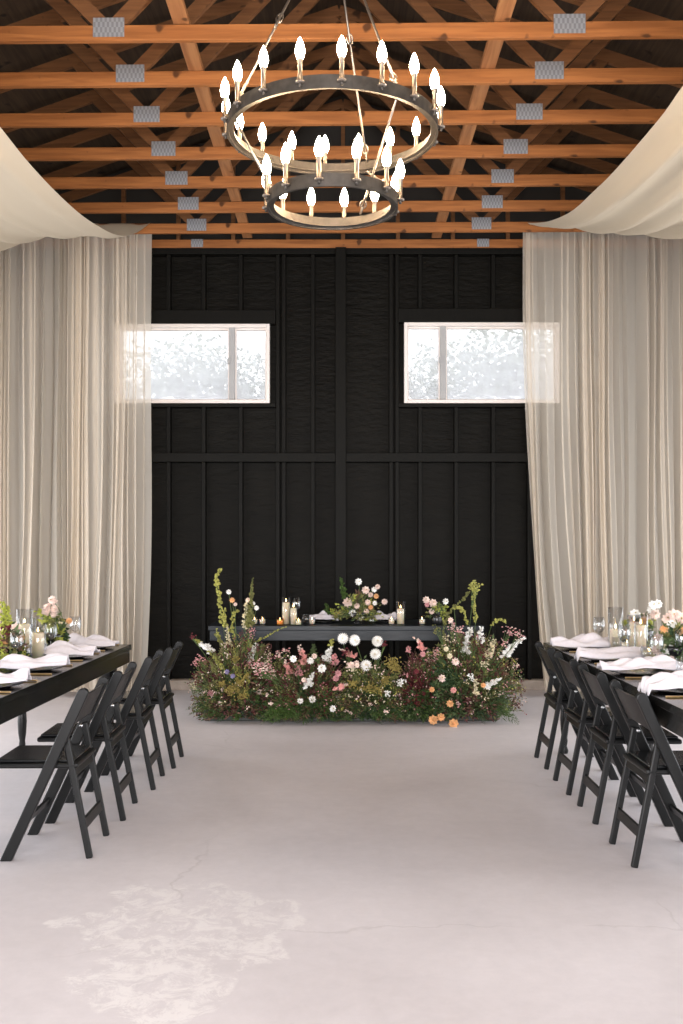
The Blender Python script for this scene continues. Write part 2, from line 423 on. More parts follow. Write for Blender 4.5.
# ------------------------------------------------------------------ windows
def window(name, w, mull, label):
    root = bpy.data.objects.new(name, None); C.objects.link(root); root.location = ((w[0] + w[1]) / 2, YB, w[2]); struct(root)
    hw = (w[1] - w[0]) / 2; h = w[3] - w[2]; mx = mull - root.location.x
    g = G(); t = .035; y0, y1 = -.095, .06
    m = M['winframe']
    g.box((-hw, y0, 0), (-hw + t, y1, h), m); g.box((hw - t, y0, 0), (hw, y1, h), m); g.box((-hw + t, y0, 0), (hw - t, y1, t), m); g.box((-hw + t, y0, h - t), (hw - t, y1, h), m)
    struct(g.build('frame', root, bevel=.004))
    g = G(); g.box((mx - .028, -.07, t), (mx + .028, .05, h - t), M['wingasket']); struct(g.build('mullion', root, bevel=.003))
    for a, b in ((-hw + t, mx - .028), (mx + .028, hw - t)):
        g = G(); q = .014
        g.box((a, -.03, t), (a + q, .02, h - t), m); g.box((b - q, -.03, t), (b, .02, h - t), m)
        g.box((a + q, -.03, t), (b - q, .02, t + q), m); g.box((a + q, -.03, h - t - q), (b - q, .02, h - t), m)
        struct(g.build('sash', root))
        g = G(); g.box((a + q, -.006, t + q), (b - q, -.002, h - t - q), M['winglass']); struct(g.build('pane', root))
    g = G(); g.box((mx - .04, -.085, h * .5), (mx - .02, -.06, h * .5 + .06), M['wingasket']); struct(g.build('latch', root))
window('window_1', WL, -1.115, '')
window('window_2', WR, 1.005, '')

# ------------------------------------------------------------------ outside: ground and trees
g = G(); g.box((-14, YB + .5, -.3), (14, 30, -.05), M['soil']); struct(g.build('ground'))
def tree(x, y, h, crown, n, label, blobs):
    t = thing('leafy_tree', label, 'tree', (x, y, -.05), 0, 'trees outside the windows')
    g = G(); g.tube([(0, 0, 0), (.05, 0, h * .3), (-.03, .05, h * .6), (0, 0, h * .9)], .13, M['bark'], 8, .03)
    for k in range(9):
        z = h * R.uniform(.3, .75); a = R.uniform(0, 2 * PI)
        g.tube([(0, 0, z), (math.cos(a) * crown * .4, math.sin(a) * crown * .4, z + .3), (math.cos(a) * crown * .8, math.sin(a) * crown * .8, z + .75)], .045, M['bark'], 5, .012)
    g.build('trunk', t, True)
    g = G()
    for bx, by, bz, br in blobs:
        for k in range(int(n * br * br)):
            d = Vector((R.gauss(0, 1), R.gauss(0, 1), R.gauss(0, .9))).normalized() * br * (R.random() ** .45)
            p = Vector((bx, by, bz)) + d
            g.leaf(p, (R.uniform(-1, 1), R.uniform(-1, 1), R.uniform(-.8, .6)), R.uniform(.07, .15), R.uniform(.035, .07), R.choice(M['treeleaf']))
    tag(g.build('foliage', t), kind='stuff')
tree(-2.2, 14.2, 4.0, 1.3, 2300, 'pale grey-green tree outside the window with the sheer curtain at its left half',
     [(-.8, 0, 3.5, .9), (.1, .1, 3.85, .75), (.8, 0, 3.6, .7), (1.35, .1, 3.35, .55), (-1.6, 0, 3.3, .9), (0, 0, 2.9, 1.1), (1, 0, 2.9, .8)])
tree(2.35, 14.2, 4.4, 1.3, 2300, 'pale green bushy tree outside the window with the sheer curtain at its right half',
     [(-.9, 0, 3.7, .8), (0, .1, 4.05, .75), (.7, 0, 4.0, .7), (-1.5, 0, 3.3, .7), (1.3, 0, 3.5, .9), (0, 0, 3.1, 1.1), (-1, 0, 2.9, .8)])

# ------------------------------------------------------------------ roof trusses
def make_truss():
    t = thing('roof_truss', 'x', 'roof truss', (0, 0, H), 0, 'timber roof trusses')
    zc = .045; pk = 1.35 + zc
    g = G(); g.box((-XW, -.019, -.045), (XW, .019, .045), M['chord']); g.build('bottom_chord', t, bevel=.003)
    for s in (-1, 1):
        g = G(); g.bar((s * XW, 0, zc), (s * .0, 0, pk + .02), .038, .089, M['web']); g.build('top_chord', t)
        g = G(); g.bar((s * 1.33, 0, .03), (s * .03, 0, pk - .03), .034, .085, M['web']); g.build('web', t)
        g = G(); g.bar((s * 1.37, 0, .03), (s * 2.03, 0, zc + .66), .034, .085, M['web']); g.build('web', t)
        g = G(); g.box((s * 1.35 - .092, -.0225, -.025), (s * 1.35 + .092, .0225, .087), M['plate']); g.build('connector_plate', t)
    return t
t0 = make_truss()
ys = [9.45, 8.86, 8.26, 7.65, 7.04, 6.43, 5.85, 4.63]
nm = ['roof truss nearest the black gable wall, above the tops of both sheer curtains',
      'second roof truss out from the black gable wall', 'third roof truss out from the black gable wall', 'fourth roof truss out from the black gable wall',
      'fifth roof truss out from the black gable wall', 'sixth roof truss out from the black gable wall, second orange beam from the picture top',
      'roof truss whose orange beam is the topmost in the picture', 'roof truss that carries the two-ring chandelier']
for i, y in enumerate(ys):
    o = t0 if i == 0 else copy_tree(t0)
    o.location = (-.033 + R.uniform(-.008, .008), y, H + R.uniform(-.004, .004)); o['label'] = nm[i]; o.rotation_euler.z = -.0155
t = thing('gable_truss', 'studded truss standing on top of the black gable wall', 'roof truss', (0, 9.985, H), -.004)
g = G(); g.box((-XW, -.03, -.04), (XW, .03, .045), M['chord']); g.build('bottom_chord', t)
for s in (-1, 1):
    g = G(); g.bar((s * XW, 0, .045), (0, 0, 1.415), .038, .089, M['web']); g.build('top_chord', t)
for k in range(-6, 7):
    x = k * .55; g = G(); g.box((x - .019, -.03, .045), (x + .019, .02, .045 + (XW - abs(x)) / 3 - .03), M['web']); g.build('stud', t)
for x in (-1.46, 1.40):
    g = G(); g.box((x - .06, -.034, -.03), (x + .06, -.030, .05), M['plate']); g.build('connector_plate', t)
for x, w in ((-.95, 'left'), (.93, 'right')):
    g = G(); g.box((-.047, -3.1, 0), (.047, 2.62, .036), M['brace'])
    tag(g.build('truss_brace', loc=(x, 7.3, 4.507), bevel=.003), 'flat pale board laid lengthwise across the truss beams ' + w + ' of the chandelier', 'brace', 'boards laid across the trusses')

# ------------------------------------------------------------------ chandelier
CY, CX, R1, R2 = 4.63, -.049, .49, .305
Z1, Z2 = 3.345, 3.005
ch = thing('chandelier', 'two-tier black iron ring chandelier with glowing candle bulbs', 'chandelier', (CX, CY, 0))
def ring(name, r, z, h=.058, th=.012):
    g = G(); n = 72
    prof = [(r - th, z), (r, z), (r, z + h), (r - th, z + h), (r - th, z)]
    g.lathe(prof, M['iron'], n, caps=False)
    # a flat ledge that the candles stand on
    g.lathe([(r - .034, z + .010), (r - th, z + .010), (r - th, z + .016), (r - .034, z + .016), (r - .034, z + .010)], M['iron'], n, caps=False)
    return g.build(name, ch)
ra = ring('upper_ring', R1, Z1); rb = ring('lower_ring', R2, Z2)
def dirv(a): return Vector((math.cos(math.radians(a)), math.sin(math.radians(a)), 0))
bulbprof = [(.006, 0), (.011, .006), (.0165, .024), (.0175, .034), (.0155, .052), (.0105, .070), (.005, .084), (.0, .092)]
def candle(r, a, z):
    p = dirv(a) * (r + .012)
    g = G(); g.lathe([(.019, -.035), (.019, -.028), (.010, -.026), (.010, .056), (.012, .058), (.012, .064), (.004, .064)], M['sleeve'], 14, (p.x, p.y, z))
    g.box((p.x - .006, p.y - .006, z - .05), (p.x + .006, p.y + .006, z - .03), M['iron'])
    s = g.build('candle_sleeve', ch, True)
    g = G(); g.lathe([(x * 1.18, q * 1.06) for x, q in bulbprof], M['bulb'], 14, (p.x, p.y, z + .060)); g.build('bulb', s, True)
for k in range(18): candle(R1, -85 + 20 * k, Z1 + .058)
for k in range(12): candle(R2, 20 + 30 * k, Z2 + .058)
hub = Vector((0, 0, 4.335))
g = G(); g.lathe([(.012, .0), (.03, .004), (.05, .03), (.065, .066), (.065, .078)], M['iron'], 24, (0, 0, 4.335)); g.build('canopy', ch, True)
def rod(a, b, name, j=None):
    a = Vector(a); b = Vector(b)
    g = G(); g.tube([a, b], .0055, M['steel'], 8); r = g.build(name, ch, True)
    for k in (j or []):
        q = a.lerp(b, k); d = (b - a).normalized()
        g = G(); n = 10
        for off, up in ((-.018, Vector((0, 1, 0))), (.018, Vector((1, 0, 0)))):
            x = d; y = d.cross(up).normalized()
            g.tube([q + d * off + x * math.cos(2 * PI * i / n) * .024 + y * math.sin(2 * PI * i / n) * .014 for i in range(n + 1)], .0042, M['steel'], 6)
        g.build('chain_link', r, True)
A = {'a': 203, 'b': 69, 'c': 306}; B = {'a': 195, 'b': 325, 'c': 62}
for k, jj in (('a', .55), ('b', .48), ('c', .42)):
    top = dirv(A[k]) * (R1 - .02) + Vector((0, 0, Z1 + .062))
    rod(hub + dirv(A[k]) * .02, top, 'suspension_rod', [jj, .97])
    rod(dirv(A[k]) * (R1 - .02) + Vector((0, 0, Z1 + .003)), dirv(B[k]) * (R2 - .02) + Vector((0, 0, Z2 + .062)), 'tie_rod', [.93])

# ------------------------------------------------------------------ fabrics
def fold_path(x0, x1, seed, amp=1.0):
    """plan of a gathered curtain: (x, depth) along its width, folds overlap here and there"""
    r = random.Random(seed); pts = []; x = x0; sgn = 1 if x1 > x0 else -1; ph = 0
    while (x1 - x) * sgn > .02:
        w = r.choice((.04, .05, .06, .075, .09, .12, .16)) * r.uniform(.8, 1.2); d = r.uniform(.018, .05) * amp; ov = r.choice((.1, .25, .45, .7)) * r.uniform(.8, 1.2)
        if w > .15: ov *= .5
        for i in range(14):
            u = i / 14 * 2 * PI
            pts.append((x + sgn * w * (u / (2 * PI) - ov * math.sin(2 * u) * .5), d * math.cos(u + PI) + d * .3 * math.sin(u * 2)))
        x += sgn * w
    xl = pts[-1][0]
    return [(x0 + (q - x0) * (x1 - x0) / (xl - x0), d) for q, d in pts]
def curtain(parent, x0, x1, ytop, ybot, ztop, zbot, dx0, dx1, seed, edgecurve=0):
    """x0..x1 at the top; the same edges drift by dx0, dx1 at the hem"""
    pts = fold_path(x0, x1, seed); g = G(); NZ = 26; vs = []; n = len(pts); r = random.Random(seed + 5)
    ph = [r.uniform(0, 6) for _ in range(4)]
    for j in range(NZ + 1):
        v = j / NZ
        for i, (x, d) in enumerate(pts):
            u = (x - x0) / (x1 - x0)
            k = .55 + .45 * min(1, v * 2.2)
            drift = (dx0 * (1 - u) + dx1 * u) * (v ** 2.8)
            wob = .018 * math.sin(2.1 * v * PI + ph[0] + u * 9) * v + .012 * math.sin(5 * v + ph[1] + u * 23) * v
            vs.append((x + drift + wob, ytop + (ybot - ytop) * v + d * k * (1 + .35 * math.sin(3 * v + ph[2] + u * 14)), ztop + (zbot - ztop) * v))
    fs = [(j * n + i, j * n + i + 1, (j + 1) * n + i + 1, (j + 1) * n + i) for j in range(NZ) for i in range(n - 1)]
    g.add(vs, fs, M['sheer']); return g.build('fabric_panel', parent, True)
t = thing('sheer_curtain', 'ivory sheer curtain over the outer half of the left window', 'curtain', (0, 0, 0), 0, 'sheer curtains')
for a, b, da, db, sd in ((-2.55, -1.825, -.05, -.045, 3), (-3.3, -2.5, -.02, -.06, 8), (-3.98, -3.25, 0, -.02, 21)): curtain(t, a, b, 9.53, 9.5, 4.46, .05, da, db, sd)
t = thing('sheer_curtain', 'ivory sheer curtain over the outer half of the right window', 'curtain', (0, 0, 0), 0, 'sheer curtains')
for a, b, da, db, sd in ((1.72, 2.5, .23, .04, 14), (2.44, 3.3, .05, .02, 31), (3.22, 3.98, .02, 0, 44)): curtain(t, a, b, 9.53, 9.5, 4.46, .05, da, db, sd)

def interp(tab, y):
    for (y0, z0), (y1, z1) in zip(tab, tab[1:]):
        if y0 <= y <= y1:
            u = (y - y0) / (y1 - y0); return z0 + (z1 - z0) * u
    return tab[-1][1] if y > tab[-1][0] else tab[0][1]
def smooth_tab(tab):
    """Catmull-Rom resample"""
    out = []; n = len(tab)
    for i in range(n - 1):
        p0, p1, p2, p3 = tab[max(i - 1, 0)], tab[i], tab[i + 1], tab[min(i + 2, n - 1)]
        for k in range(6):
            u = k / 6
            out.append(tuple(.5 * (2 * p1[c] + (p2[c] - p0[c]) * u + (2 * p0[c] - 5 * p1[c] + 4 * p2[c] - p3[c]) * u * u + (3 * p1[c] - p0[c] - 3 * p2[c] + p3[c]) * u ** 3) for c in (0, 1)))
    out.append(tab[-1]); return out
def drape(side, xin, xout, tab, sag, seed, label):
    r = random.Random(seed); tab = smooth_tab(tab); NX = 90
    creases = [(r.uniform(.03, .97), r.uniform(.025, .085), r.uniform(.014, .045), r.uniform(-.12, .12)) for _ in range(17)]
    g = G(); vs = []; y0, y1 = tab[0][0], tab[-1][0]; ny = len(tab)
    for (y, z) in tab:
        v = (y - y0) / (y1 - y0); hang = max(0, 4 * v * (1 - v)) ** .8
        for i in range(NX + 1):
            u = i / NX
            zz = z - sag * hang * math.sin(PI * min(1, u * 1.25)) * (1 if u < .8 else 1 - 0.0)
            for cu, dep, wd, sl in creases:
                q = (u - cu - sl * (v - .5)) / wd
                if abs(q) < 3: zz -= dep * math.exp(-q * q) * (.35 + .65 * hang)
            x = xin + (xout - xin) * u
            if i == 0: zz += .004
            vs.append((x, y, zz))
    n = NX + 1
    g.add(vs, [(j * n + i, j * n + i + 1, (j + 1) * n + i + 1, (j + 1) * n + i) for j in range(ny - 1) for i in range(NX)], M['drape'])
    o = g.build('ceiling_drape', None, True)
    return tag(o, label, 'drape', 'ivory ceiling drapes')
tl = [(1.4, 4.40), (2.4, 4.02), (3.6, 3.78), (4.6, 3.70), (5.37, 3.685), (5.79, 3.68), (6.28, 3.70), (6.87, 3.75), (7.42, 3.83), (8.15, 3.98), (8.85, 4.22), (9.50, 4.52)]
drape(-1, -1.84, -4.0, tl, .01, 2, 'ivory fabric swag sagging from the roof beams above the left sheer curtain')
tr = [(1.4, 4.40), (2.4, 4.08), (3.6, 3.88), (4.6, 3.80), (5.12, 3.795), (5.49, 3.79), (6.34, 3.84), (6.91, 3.90), (7.57, 3.985), (8.29, 4.15), (8.9, 4.33), (9.50, 4.53)]
drape(1, 1.74, 4.0, tr, .11, 7, 'ivory fabric swag sagging from the roof beams above the right sheer curtain')

# ------------------------------------------------------------------ farm tables
def farm_table(name, label, x0, x1, y0, y1, mtop, alongx=False):
    cx, cy = (x0 + x1) / 2, (y0 + y1) / 2
    t = thing(name, label, 'table', (cx, cy, 0)); hx, hy = (x1 - x0) / 2, (y1 - y0) / 2
    g = G(); N = 5
    for k in range(N):
        if alongx: a = -hy + 2 * hy * k / N; g.box((-hx, a + .0015, .722), (hx, a + 2 * hy / N - .0015, .76), mtop)
        else: a = -hx + 2 * hx * k / N; g.box((a + .0015, -hy, .722), (a + 2 * hx / N - .0015, hy, .76), mtop)
    g.build('tabletop', t, bevel=.003)
    i = .012; g = G()
    g.box((-hx + i, -hy + i, .635), (hx - i, -hy + i + .025, .722), mtop); g.box((-hx + i, hy - i - .025, .635), (hx - i, hy - i, .722), mtop)
    g.box((-hx + i, -hy + i + .025, .635), (-hx + i + .025, hy - i - .025, .722), mtop); g.box((hx - i - .025, -hy + i + .025, .635), (hx - i, hy - i - .025, .722), mtop)
    g.build('apron', t, bevel=.003)
    prof = [(.030, 0), (.036, .02), (.022, .05), (.030, .085), (.026, .11), (.036, .16), (.042, .24), (.034, .33), (.026, .40), (.036, .425), (.026, .445), (.040, .47), (.040, .5)]
    for sx in (-1, 1):
        for sy in (-1, 1):
            px, py = sx * (hx - .13), sy * (hy - .10)
            g = G(); g.lathe([(r * .74, z) for r, z in prof], M['table'], 18, (px, py, 0)); g.box((px - .04, py - .04, .5), (px + .04, py + .04, .722), M['table'])
            g.build('leg', t, True)
    return t
TL = farm_table('farm_table', 'long black farm table with turned legs in front of the left sheer curtain', -2.36, -1.50, 4.10, 6.90, M['table'])
TL.rotation_euler.z = -.028
TR = farm_table('farm_table', 'long black farm table with turned legs in front of the right sheer curtain', 1.41, 2.27, 4.10, 7.02, M['table'])
T2 = farm_table('sweetheart_table', 'black head table behind the flowers at the gable wall', -1.145, 1.2, 8.46, 9.22, M['table2'], True)

# ------------------------------------------------------------------ folding chairs
def make_chair():
    t = thing('folding_chair', 'x', 'chair', (0, 0, 0), 0, 'black folding chairs along the aisle')
    m = M['chair']
    def px(z): return .375 - .36 * z / .785
    for s in (-1, 1):
        g = G(); y = s * .208; d = Vector((-.36, 0, .785)).normalized(); nx = Vector((d.z, 0, -d.x)); hw = .0245; top = Vector((px(.765), 0, .765))
        k = hw * d.x / d.z
        out = [Vector((px(0) - hw / d.z, 0, 0)), Vector((px(0) + hw / d.z, 0, 0))]
        out += [top + nx * hw * math.cos(a) + d * hw * math.sin(a) for a in [PI * q / 10 for q in range(11)]]
        n = len(out); vs = [p + Vector((0, y + t_, 0)) for t_ in (-.0165, .0165) for p in out]
        fs = [tuple(range(n)), tuple(reversed(range(n, 2 * n)))] + [(q, n + q, n + (q + 1) % n, (q + 1) % n) for q in range(n)]
        g.add(vs, fs, m); g.build('side_post', t, bevel=.005)
        g = G(); yr = s * .176
        g.bar((.112, yr, .565), (0.002, yr, 0.0), .024, .031, m, (1, 0, 0)); g.build('rear_leg', t, bevel=.006)
        g = G(); g.tube([(.125, s * .158, .55), (.125, s * .194, .55)], .009, M['pin'], 10); g.build('pivot_pin', t, True)
    # seat with pad
    g = G(); g.box((.055, -.188, .415), (.45, .188, .44), m); o = g.build('seat', t, bevel=.01)
    g = G(); g.box((.075, -.168, .44), (.435, .168, .454), M['pad']); g.build('seat_pad', o, bevel=.006)
    # curved back panel with an arched lower edge
    g = G(); N = 14; vs = []; fs = []
    for i in range(N + 1):
        u = i / N * 2 - 1; y = u * .196
        zb = .60 + .025 * (1 - u * u); zt_ = .757 + .006 * (1 - u * u); bow = -.018 * (1 - u * u)
        for z, th in ((zb, -.007), (zb, .007), (zt_, .007), (zt_, -.007)): vs.append((px(z) + th + bow - .004, y, z))
    for i in range(N):
        for k in range(4): q = (k + 1) % 4; fs.append((i * 4 + k, i * 4 + q, (i + 1) * 4 + q, (i + 1) * 4 + k))
    fs += [(0, 1, 2, 3), tuple(N * 4 + k for k in (3, 2, 1, 0))]
    g.add(vs, fs, m); g.build('backrest', t, bevel=.003)
    g = G(); g.bar((.080, -.166, .405), (.080, .166, .405), .02, .062, m, (.2, 0, 1)); g.build('rear_rail', t, bevel=.004)
    g = G(); g.bar((.030, -.166, .155), (.030, .166, .155), .016, .05, m, (.2, 0, 1)); g.build('stretcher', t, bevel=.004)
    g = G(); g.bar((px(.17), -.195, .17), (px(.17), .195, .17), .016, .042, m, (-.42, 0, 1)); g.build('stretcher', t, bevel=.004)
    return t
ch0 = make_chair()
rights = [(1.30, 4.635), (1.305, 5.33), (1.30, 5.93), (1.31, 6.595)]
lefts = [(-1.17, 4.77), (-1.155, 5.395), (-1.122, 6.055), (-1.095, 6.62)]
ordn = ['nearest the camera', 'second from the camera', 'third from the camera', 'farthest from the camera']
chairs = []
for side, arr in (('right', rights), ('left', lefts)):
    for i, (x, y) in enumerate(arr):
        o = ch0 if not chairs else copy_tree(ch0); chairs.append(o)
        o.location = (x, y, 0); o.rotation_euler.z = (0 if side == 'right' else PI) + R.uniform(-.012, .012) + (.02 if side == 'left' else 0)
        o['label'] = f'black folding chair at the {side} farm table, {ordn[i]}'

# ------------------------------------------------------------------ table settings
def napkin_mesh(seed, L_, W_, hang, hx=.0):
    """a linen napkin folded long, crumpled over the plate; +x is the aisle end; hang = how far its tail drops past the edge"""
    r = random.Random(seed); NX, NY = 34, 16; vs = []; ph = [r.uniform(0, 6) for _ in range(8)]
    for i in range(NX + 1):
        u = i / NX
        for j in range(NY + 1):
            v = j / NY * 2 - 1
            w = W_ / 2 * (.55 + .45 * math.sin(PI * min(1, .25 + u * .8)) + .08 * math.sin(7 * u + ph[0]))
            x = -L_ * .5 + L_ * u; y = v * w + .02 * math.sin(4 * u + ph[1])
            z = .012 + .036 * (1 - v * v) * (.5 + .5 * math.sin(PI * u) + .25 * math.sin(9 * u + ph[2])) + .012 * math.sin(13 * u + 4 * v + ph[3]) * (1 - v * v) + .009 * math.sin(6 * v * 2 + 3 * u + ph[4]) + .016 * max(0, math.sin(u * 5 + ph[5])) * max(0, 1 - abs(v) * 1.6)
            z += .012 * (1 - abs(math.sin(8 * u + 2.2 * v + ph[6]))) * (1 - v * v) + .007 * (1 - abs(math.sin(5 * v - 6 * u + ph[7])))
            vs.append((x, y, z))
    if hang:
        out = []
        for (x, y, z) in vs:
            e = x - hx
            if e > 0: out.append((hx + .35 * e, y * (1 - .8 * e), z * max(.3, 1 - e * 4) - .85 * e - max(0, .0)))
            else: out.append((x, y, z))
        vs = out
    n = NY + 1
    fs = [(i * n + j, (i + 1) * n + j, (i + 1) * n + j + 1, i * n + j + 1) for i in range(NX) for j in range(NY)]
    g = G(); g.add(vs, fs, M['napkin']); return g
def plate_at(x, y, label, m, r=.145, z=.761, group=None):
    g = G(); g.lathe([(0, 0), (r * .6, 0), (r * .66, .004), (r, .014), (r, .017), (r * .64, .008), (0, .006)], m, 36)
    return tag(g.build('dinner_plate', loc=(x, y, z), smooth=True), label, 'plate', group)
def cutlery(x, y, s, kind, label):
    t = thing(kind, label, kind, (x, y, .761), 0 if s > 0 else PI, 'gold cutlery at the farm tables')
    g = G(); g.bar((-.01, 0, .004), (.12, 0, .004), .014, .007, M['gold']); g.build('handle', t, bevel=.002)
    g = G()
    if kind == 'knife': g.bar((-.10, .002, .004), (-.01, .002, .004), .019, .003, M['gold']); g.build('blade', t)
    else:
        g.bar((-.05, 0, .004), (-.01, 0, .004), .008, .004, M['gold'])
        for k in range(4): g.bar((-.10, -.0105 + k * .007, .006), (-.05, -.0105 + k * .007, .004), .004, .003, M['gold'])
        g.build('tines', t)
def wine_glass(x, y, label, z=.761, h=.2):
    t = thing('wine_glass', label, 'wine glass', (x, y, z), 0, 'wine glasses')
    g = G(); g.lathe([(.033, 0), (.033, .002), (.006, .006), (.004, .012)], M['glass'], 20); g.build('foot', t, True)
    g = G(); g.lathe([(.004, .012), (.0038, h * .45)], M['glass'], 10); g.build('stem', t, True)
    g = G(); g.lathe([(.004, h * .45), (.022, h * .5), (.036, h * .6), (.040, h * .75), (.034, h), (.0325, h), (.0385, h * .75), (.0345, h * .61), (.02, h * .52), (.0, h * .47)], M['glass'], 24, caps=False); g.build('bowl', t, True)
def tumbler(x, y, label, z=.761, h=.09, r=.032):
    g = G(); g.lathe([(r * .85, 0), (r, h), (r - .002, h), (r * .82, .008), (0, .008)], M['glass'], 24)
    tag(g.build('tumbler', loc=(x, y, z), smooth=True), label, 'glass', 'water glasses')
ol = ['nearest the camera', 'second from the camera', 'third from the camera', 'at the far end']
for side, sx, xs_, ysl in (('left', 1, (-1.70, -1.69, -1.68, -1.675), (4.80, 5.45, 6.07, 6.62)), ('right', -1, (1.57, 1.57, 1.57, 1.58), (4.66, 5.30, 5.92, 6.56))):
    for i in range(4):
        x, y = xs_[i], ysl[i]
        plate_at(x, y, f'black plate under the napkin on the {side} farm table, {ol[i]}', M['charger'], .15, group='black plates')
        edge = (-1.5 if side == 'left' else 1.41)
        g = napkin_mesh(10 * i + (3 if sx < 0 else 1), .40 if sx > 0 else .46, .20, sx < 0 and i in (0, 2), abs(edge - x) + .03)
        o = tag(g.build('linen_napkin', smooth=True, loc=(x - sx * .02, y, .777)), f'pale linen napkin on the black plate on the {side} farm table, {ol[i]}', 'napkin', 'crumpled linen napkins')
        o.rotation_euler.z = (0 if sx > 0 else PI) + R.uniform(-.15, .15)
        sd = o.modifiers.new('thick', 'SOLIDIFY'); sd.thickness = .004
        cutlery(edge - sx * .155, y - .20, sx, 'knife', f'gold knife beside the black plate on the {side} farm table, {ol[i]}')
        cutlery(edge - sx * .155, y + .20, sx, 'fork', f'gold fork beside the black plate on the {side} farm table, {ol[i]}')
        if i != 0 or sx > 0:
            wine_glass(x - sx * .145, y + .15, f'clear wine glass behind the napkin on the {side} farm table, {ol[i]}')
        tumbler(x - sx * .2, y - .10, f'low clear tumbler behind the napkin on the {side} farm table, {ol[i]}')
wine_glass(1.87, 5.50, 'clear wine glass beside the flowers at the right edge of the right farm table', h=.22)

# ------------------------------------------------------------------ candles
def hurricane(x, y, h, r, ch_, where, lit=True):
    """glass cylinder and the pillar candle in it: two things"""
    g = G(); g.lathe([(r, 0), (r, h), (r - .003, h), (r - .003, .006), (0, .006)], M['glass'], 28)
    tag(g.build('glass_cylinder', loc=(x, y, .761), smooth=True), f'clear glass cylinder {where}', 'candle holder', 'glass candle cylinders')
    t = thing('pillar_candle', f'ivory pillar candle {where}', 'candle', (x, y, .768), 0, 'pillar candles')
    rc = r * .72
    g = G(); g.lathe([(rc, 0), (rc, ch_ - .004), (rc * .94, ch_), (rc * .7, ch_ - .006), (0, ch_ - .01)], M['wax'], 24); g.build('wax', t, True)
    g = G(); g.tube([(0, 0, ch_ - .012), (.001, 0, ch_ + .008)], .0015, M['charger'], 5); g.build('wick', t)
    if lit:
        g = G(); g.lathe([(.001, 0), (.005, .008), (.004, .016), (0, .03)], M['flame'], 10, (0, 0, ch_ + .006)); g.build('flame', t, True)
def votive(x, y, where, m, r=.032, h=.062):
    g = G(); g.lathe([(r * .86, 0), (r, h), (r - .003, h), (r * .82, .006), (0, .006)], m, 22)
    tag(g.build('votive_holder', loc=(x, y, .761), smooth=True), f'{"amber" if m is M["amber"] else "clear"} glass votive holder {where}', 'candle holder', 'votive holders')
    t = thing('tea_candle', f'small votive candle {where}', 'candle', (x, y, .768), 0, 'votive candles')
    g = G(); g.lathe([(r * .74, 0), (r * .8, h * .62), (0, h * .6)], M['wax'], 18); g.build('wax', t, True)
    g = G(); g.lathe([(.001, 0), (.004, .006), (.003, .012), (0, .022)], M['flame'], 8, (0, 0, h * .6)); g.build('flame', t, True)
Y2 = 8.6
def at2(px, Y=Y2): return ((px - VX) / F * Y, Y)
hurricane(*at2(286), .235, .042, .185, 'on the head table, taller of the pair')
hurricane(*at2(293.5, 8.55), .175, .036, .14, 'on the head table, shorter of the pair')
hurricane(*at2(400.5), .20, .042, .13, 'on the head table, alone beside the black vase')
votive(*at2(254.5), 'on the head table, at the end behind the tall green spires', M['glass'])
votive(*at2(262.5), 'on the head table, just right of the end votive', M['glass'])
votive(*at2(280, 8.55), 'on the head table beside the two pillar candles', M['amber'], .034, .058)
votive(*at2(298.5, 8.52), 'on the head table at the foot of the shorter pillar candle', M['glass'], .03, .055)
votive(*at2(312), 'on the head table in front of the folded napkin', M['glass'])
votive(*at2(391.5), 'on the head table just left of the lone pillar candle', M['glass'])
votive(*at2(422), 'on the head table in front of the black vase', M['glass'])
wine_glass(*at2(296.5, 8.85), 'clear wine glass on the head table behind the pair of candles', h=.22)
tumbler(*at2(305.5, 8.72), 'clear tumbler on the head table near the napkin', h=.08)
tumbler(*at2(372, 8.6), 'clear tumbler on the head table beside the central flowers', h=.07)
for px, w in ((324, 'left'), (385, 'right')):
    x, y = at2(px, 8.85)
    plate_at(x, y, f'black plate on the head table {w} of the central flowers', M['charger'], .15, group='black plates')
    g = napkin_mesh(91 if w == 'left' else 95, .26, .2, False)
    o = tag(g.build('linen_napkin', smooth=True, loc=(x, y, .777)), f'folded white napkin on the head table {w} of the central flowers', 'napkin', 'crumpled linen napkins')
    sd = o.modifiers.new('thick', 'SOLIDIFY'); sd.thickness = .004
# farm tables
def atl(px, Y): return ((px - VX) / F * Y, Y)
hurricane(*atl(24.5, 6.15), .29, .05, .19, 'on the left farm table, tallest of the three')
hurricane(*atl(38, 5.98), .21, .05, .15, 'on the left farm table, the one toward the chairs')
hurricane(*atl(29, 6.36), .22, .045, .13, 'on the left farm table, the one at the rear of the three')
hurricane(*atl(615.5, 6.5), .28, .05, .13, 'on the right farm table, the one nearest the curtain')
hurricane(*atl(634, 6.2), .25, .042, .20, 'on the right farm table, tall one in the middle')
hurricane(*atl(641, 6.08), .26, .042, .19, 'on the right farm table, tall one beside the flowers')
votive(*atl(649, 5.85), 'on the right farm table, beside the flowers', M['glass'], .045, .09)
votive(*atl(627, 6.35), 'on the right farm table, between the tall candles', M['glass'], .045, .09)

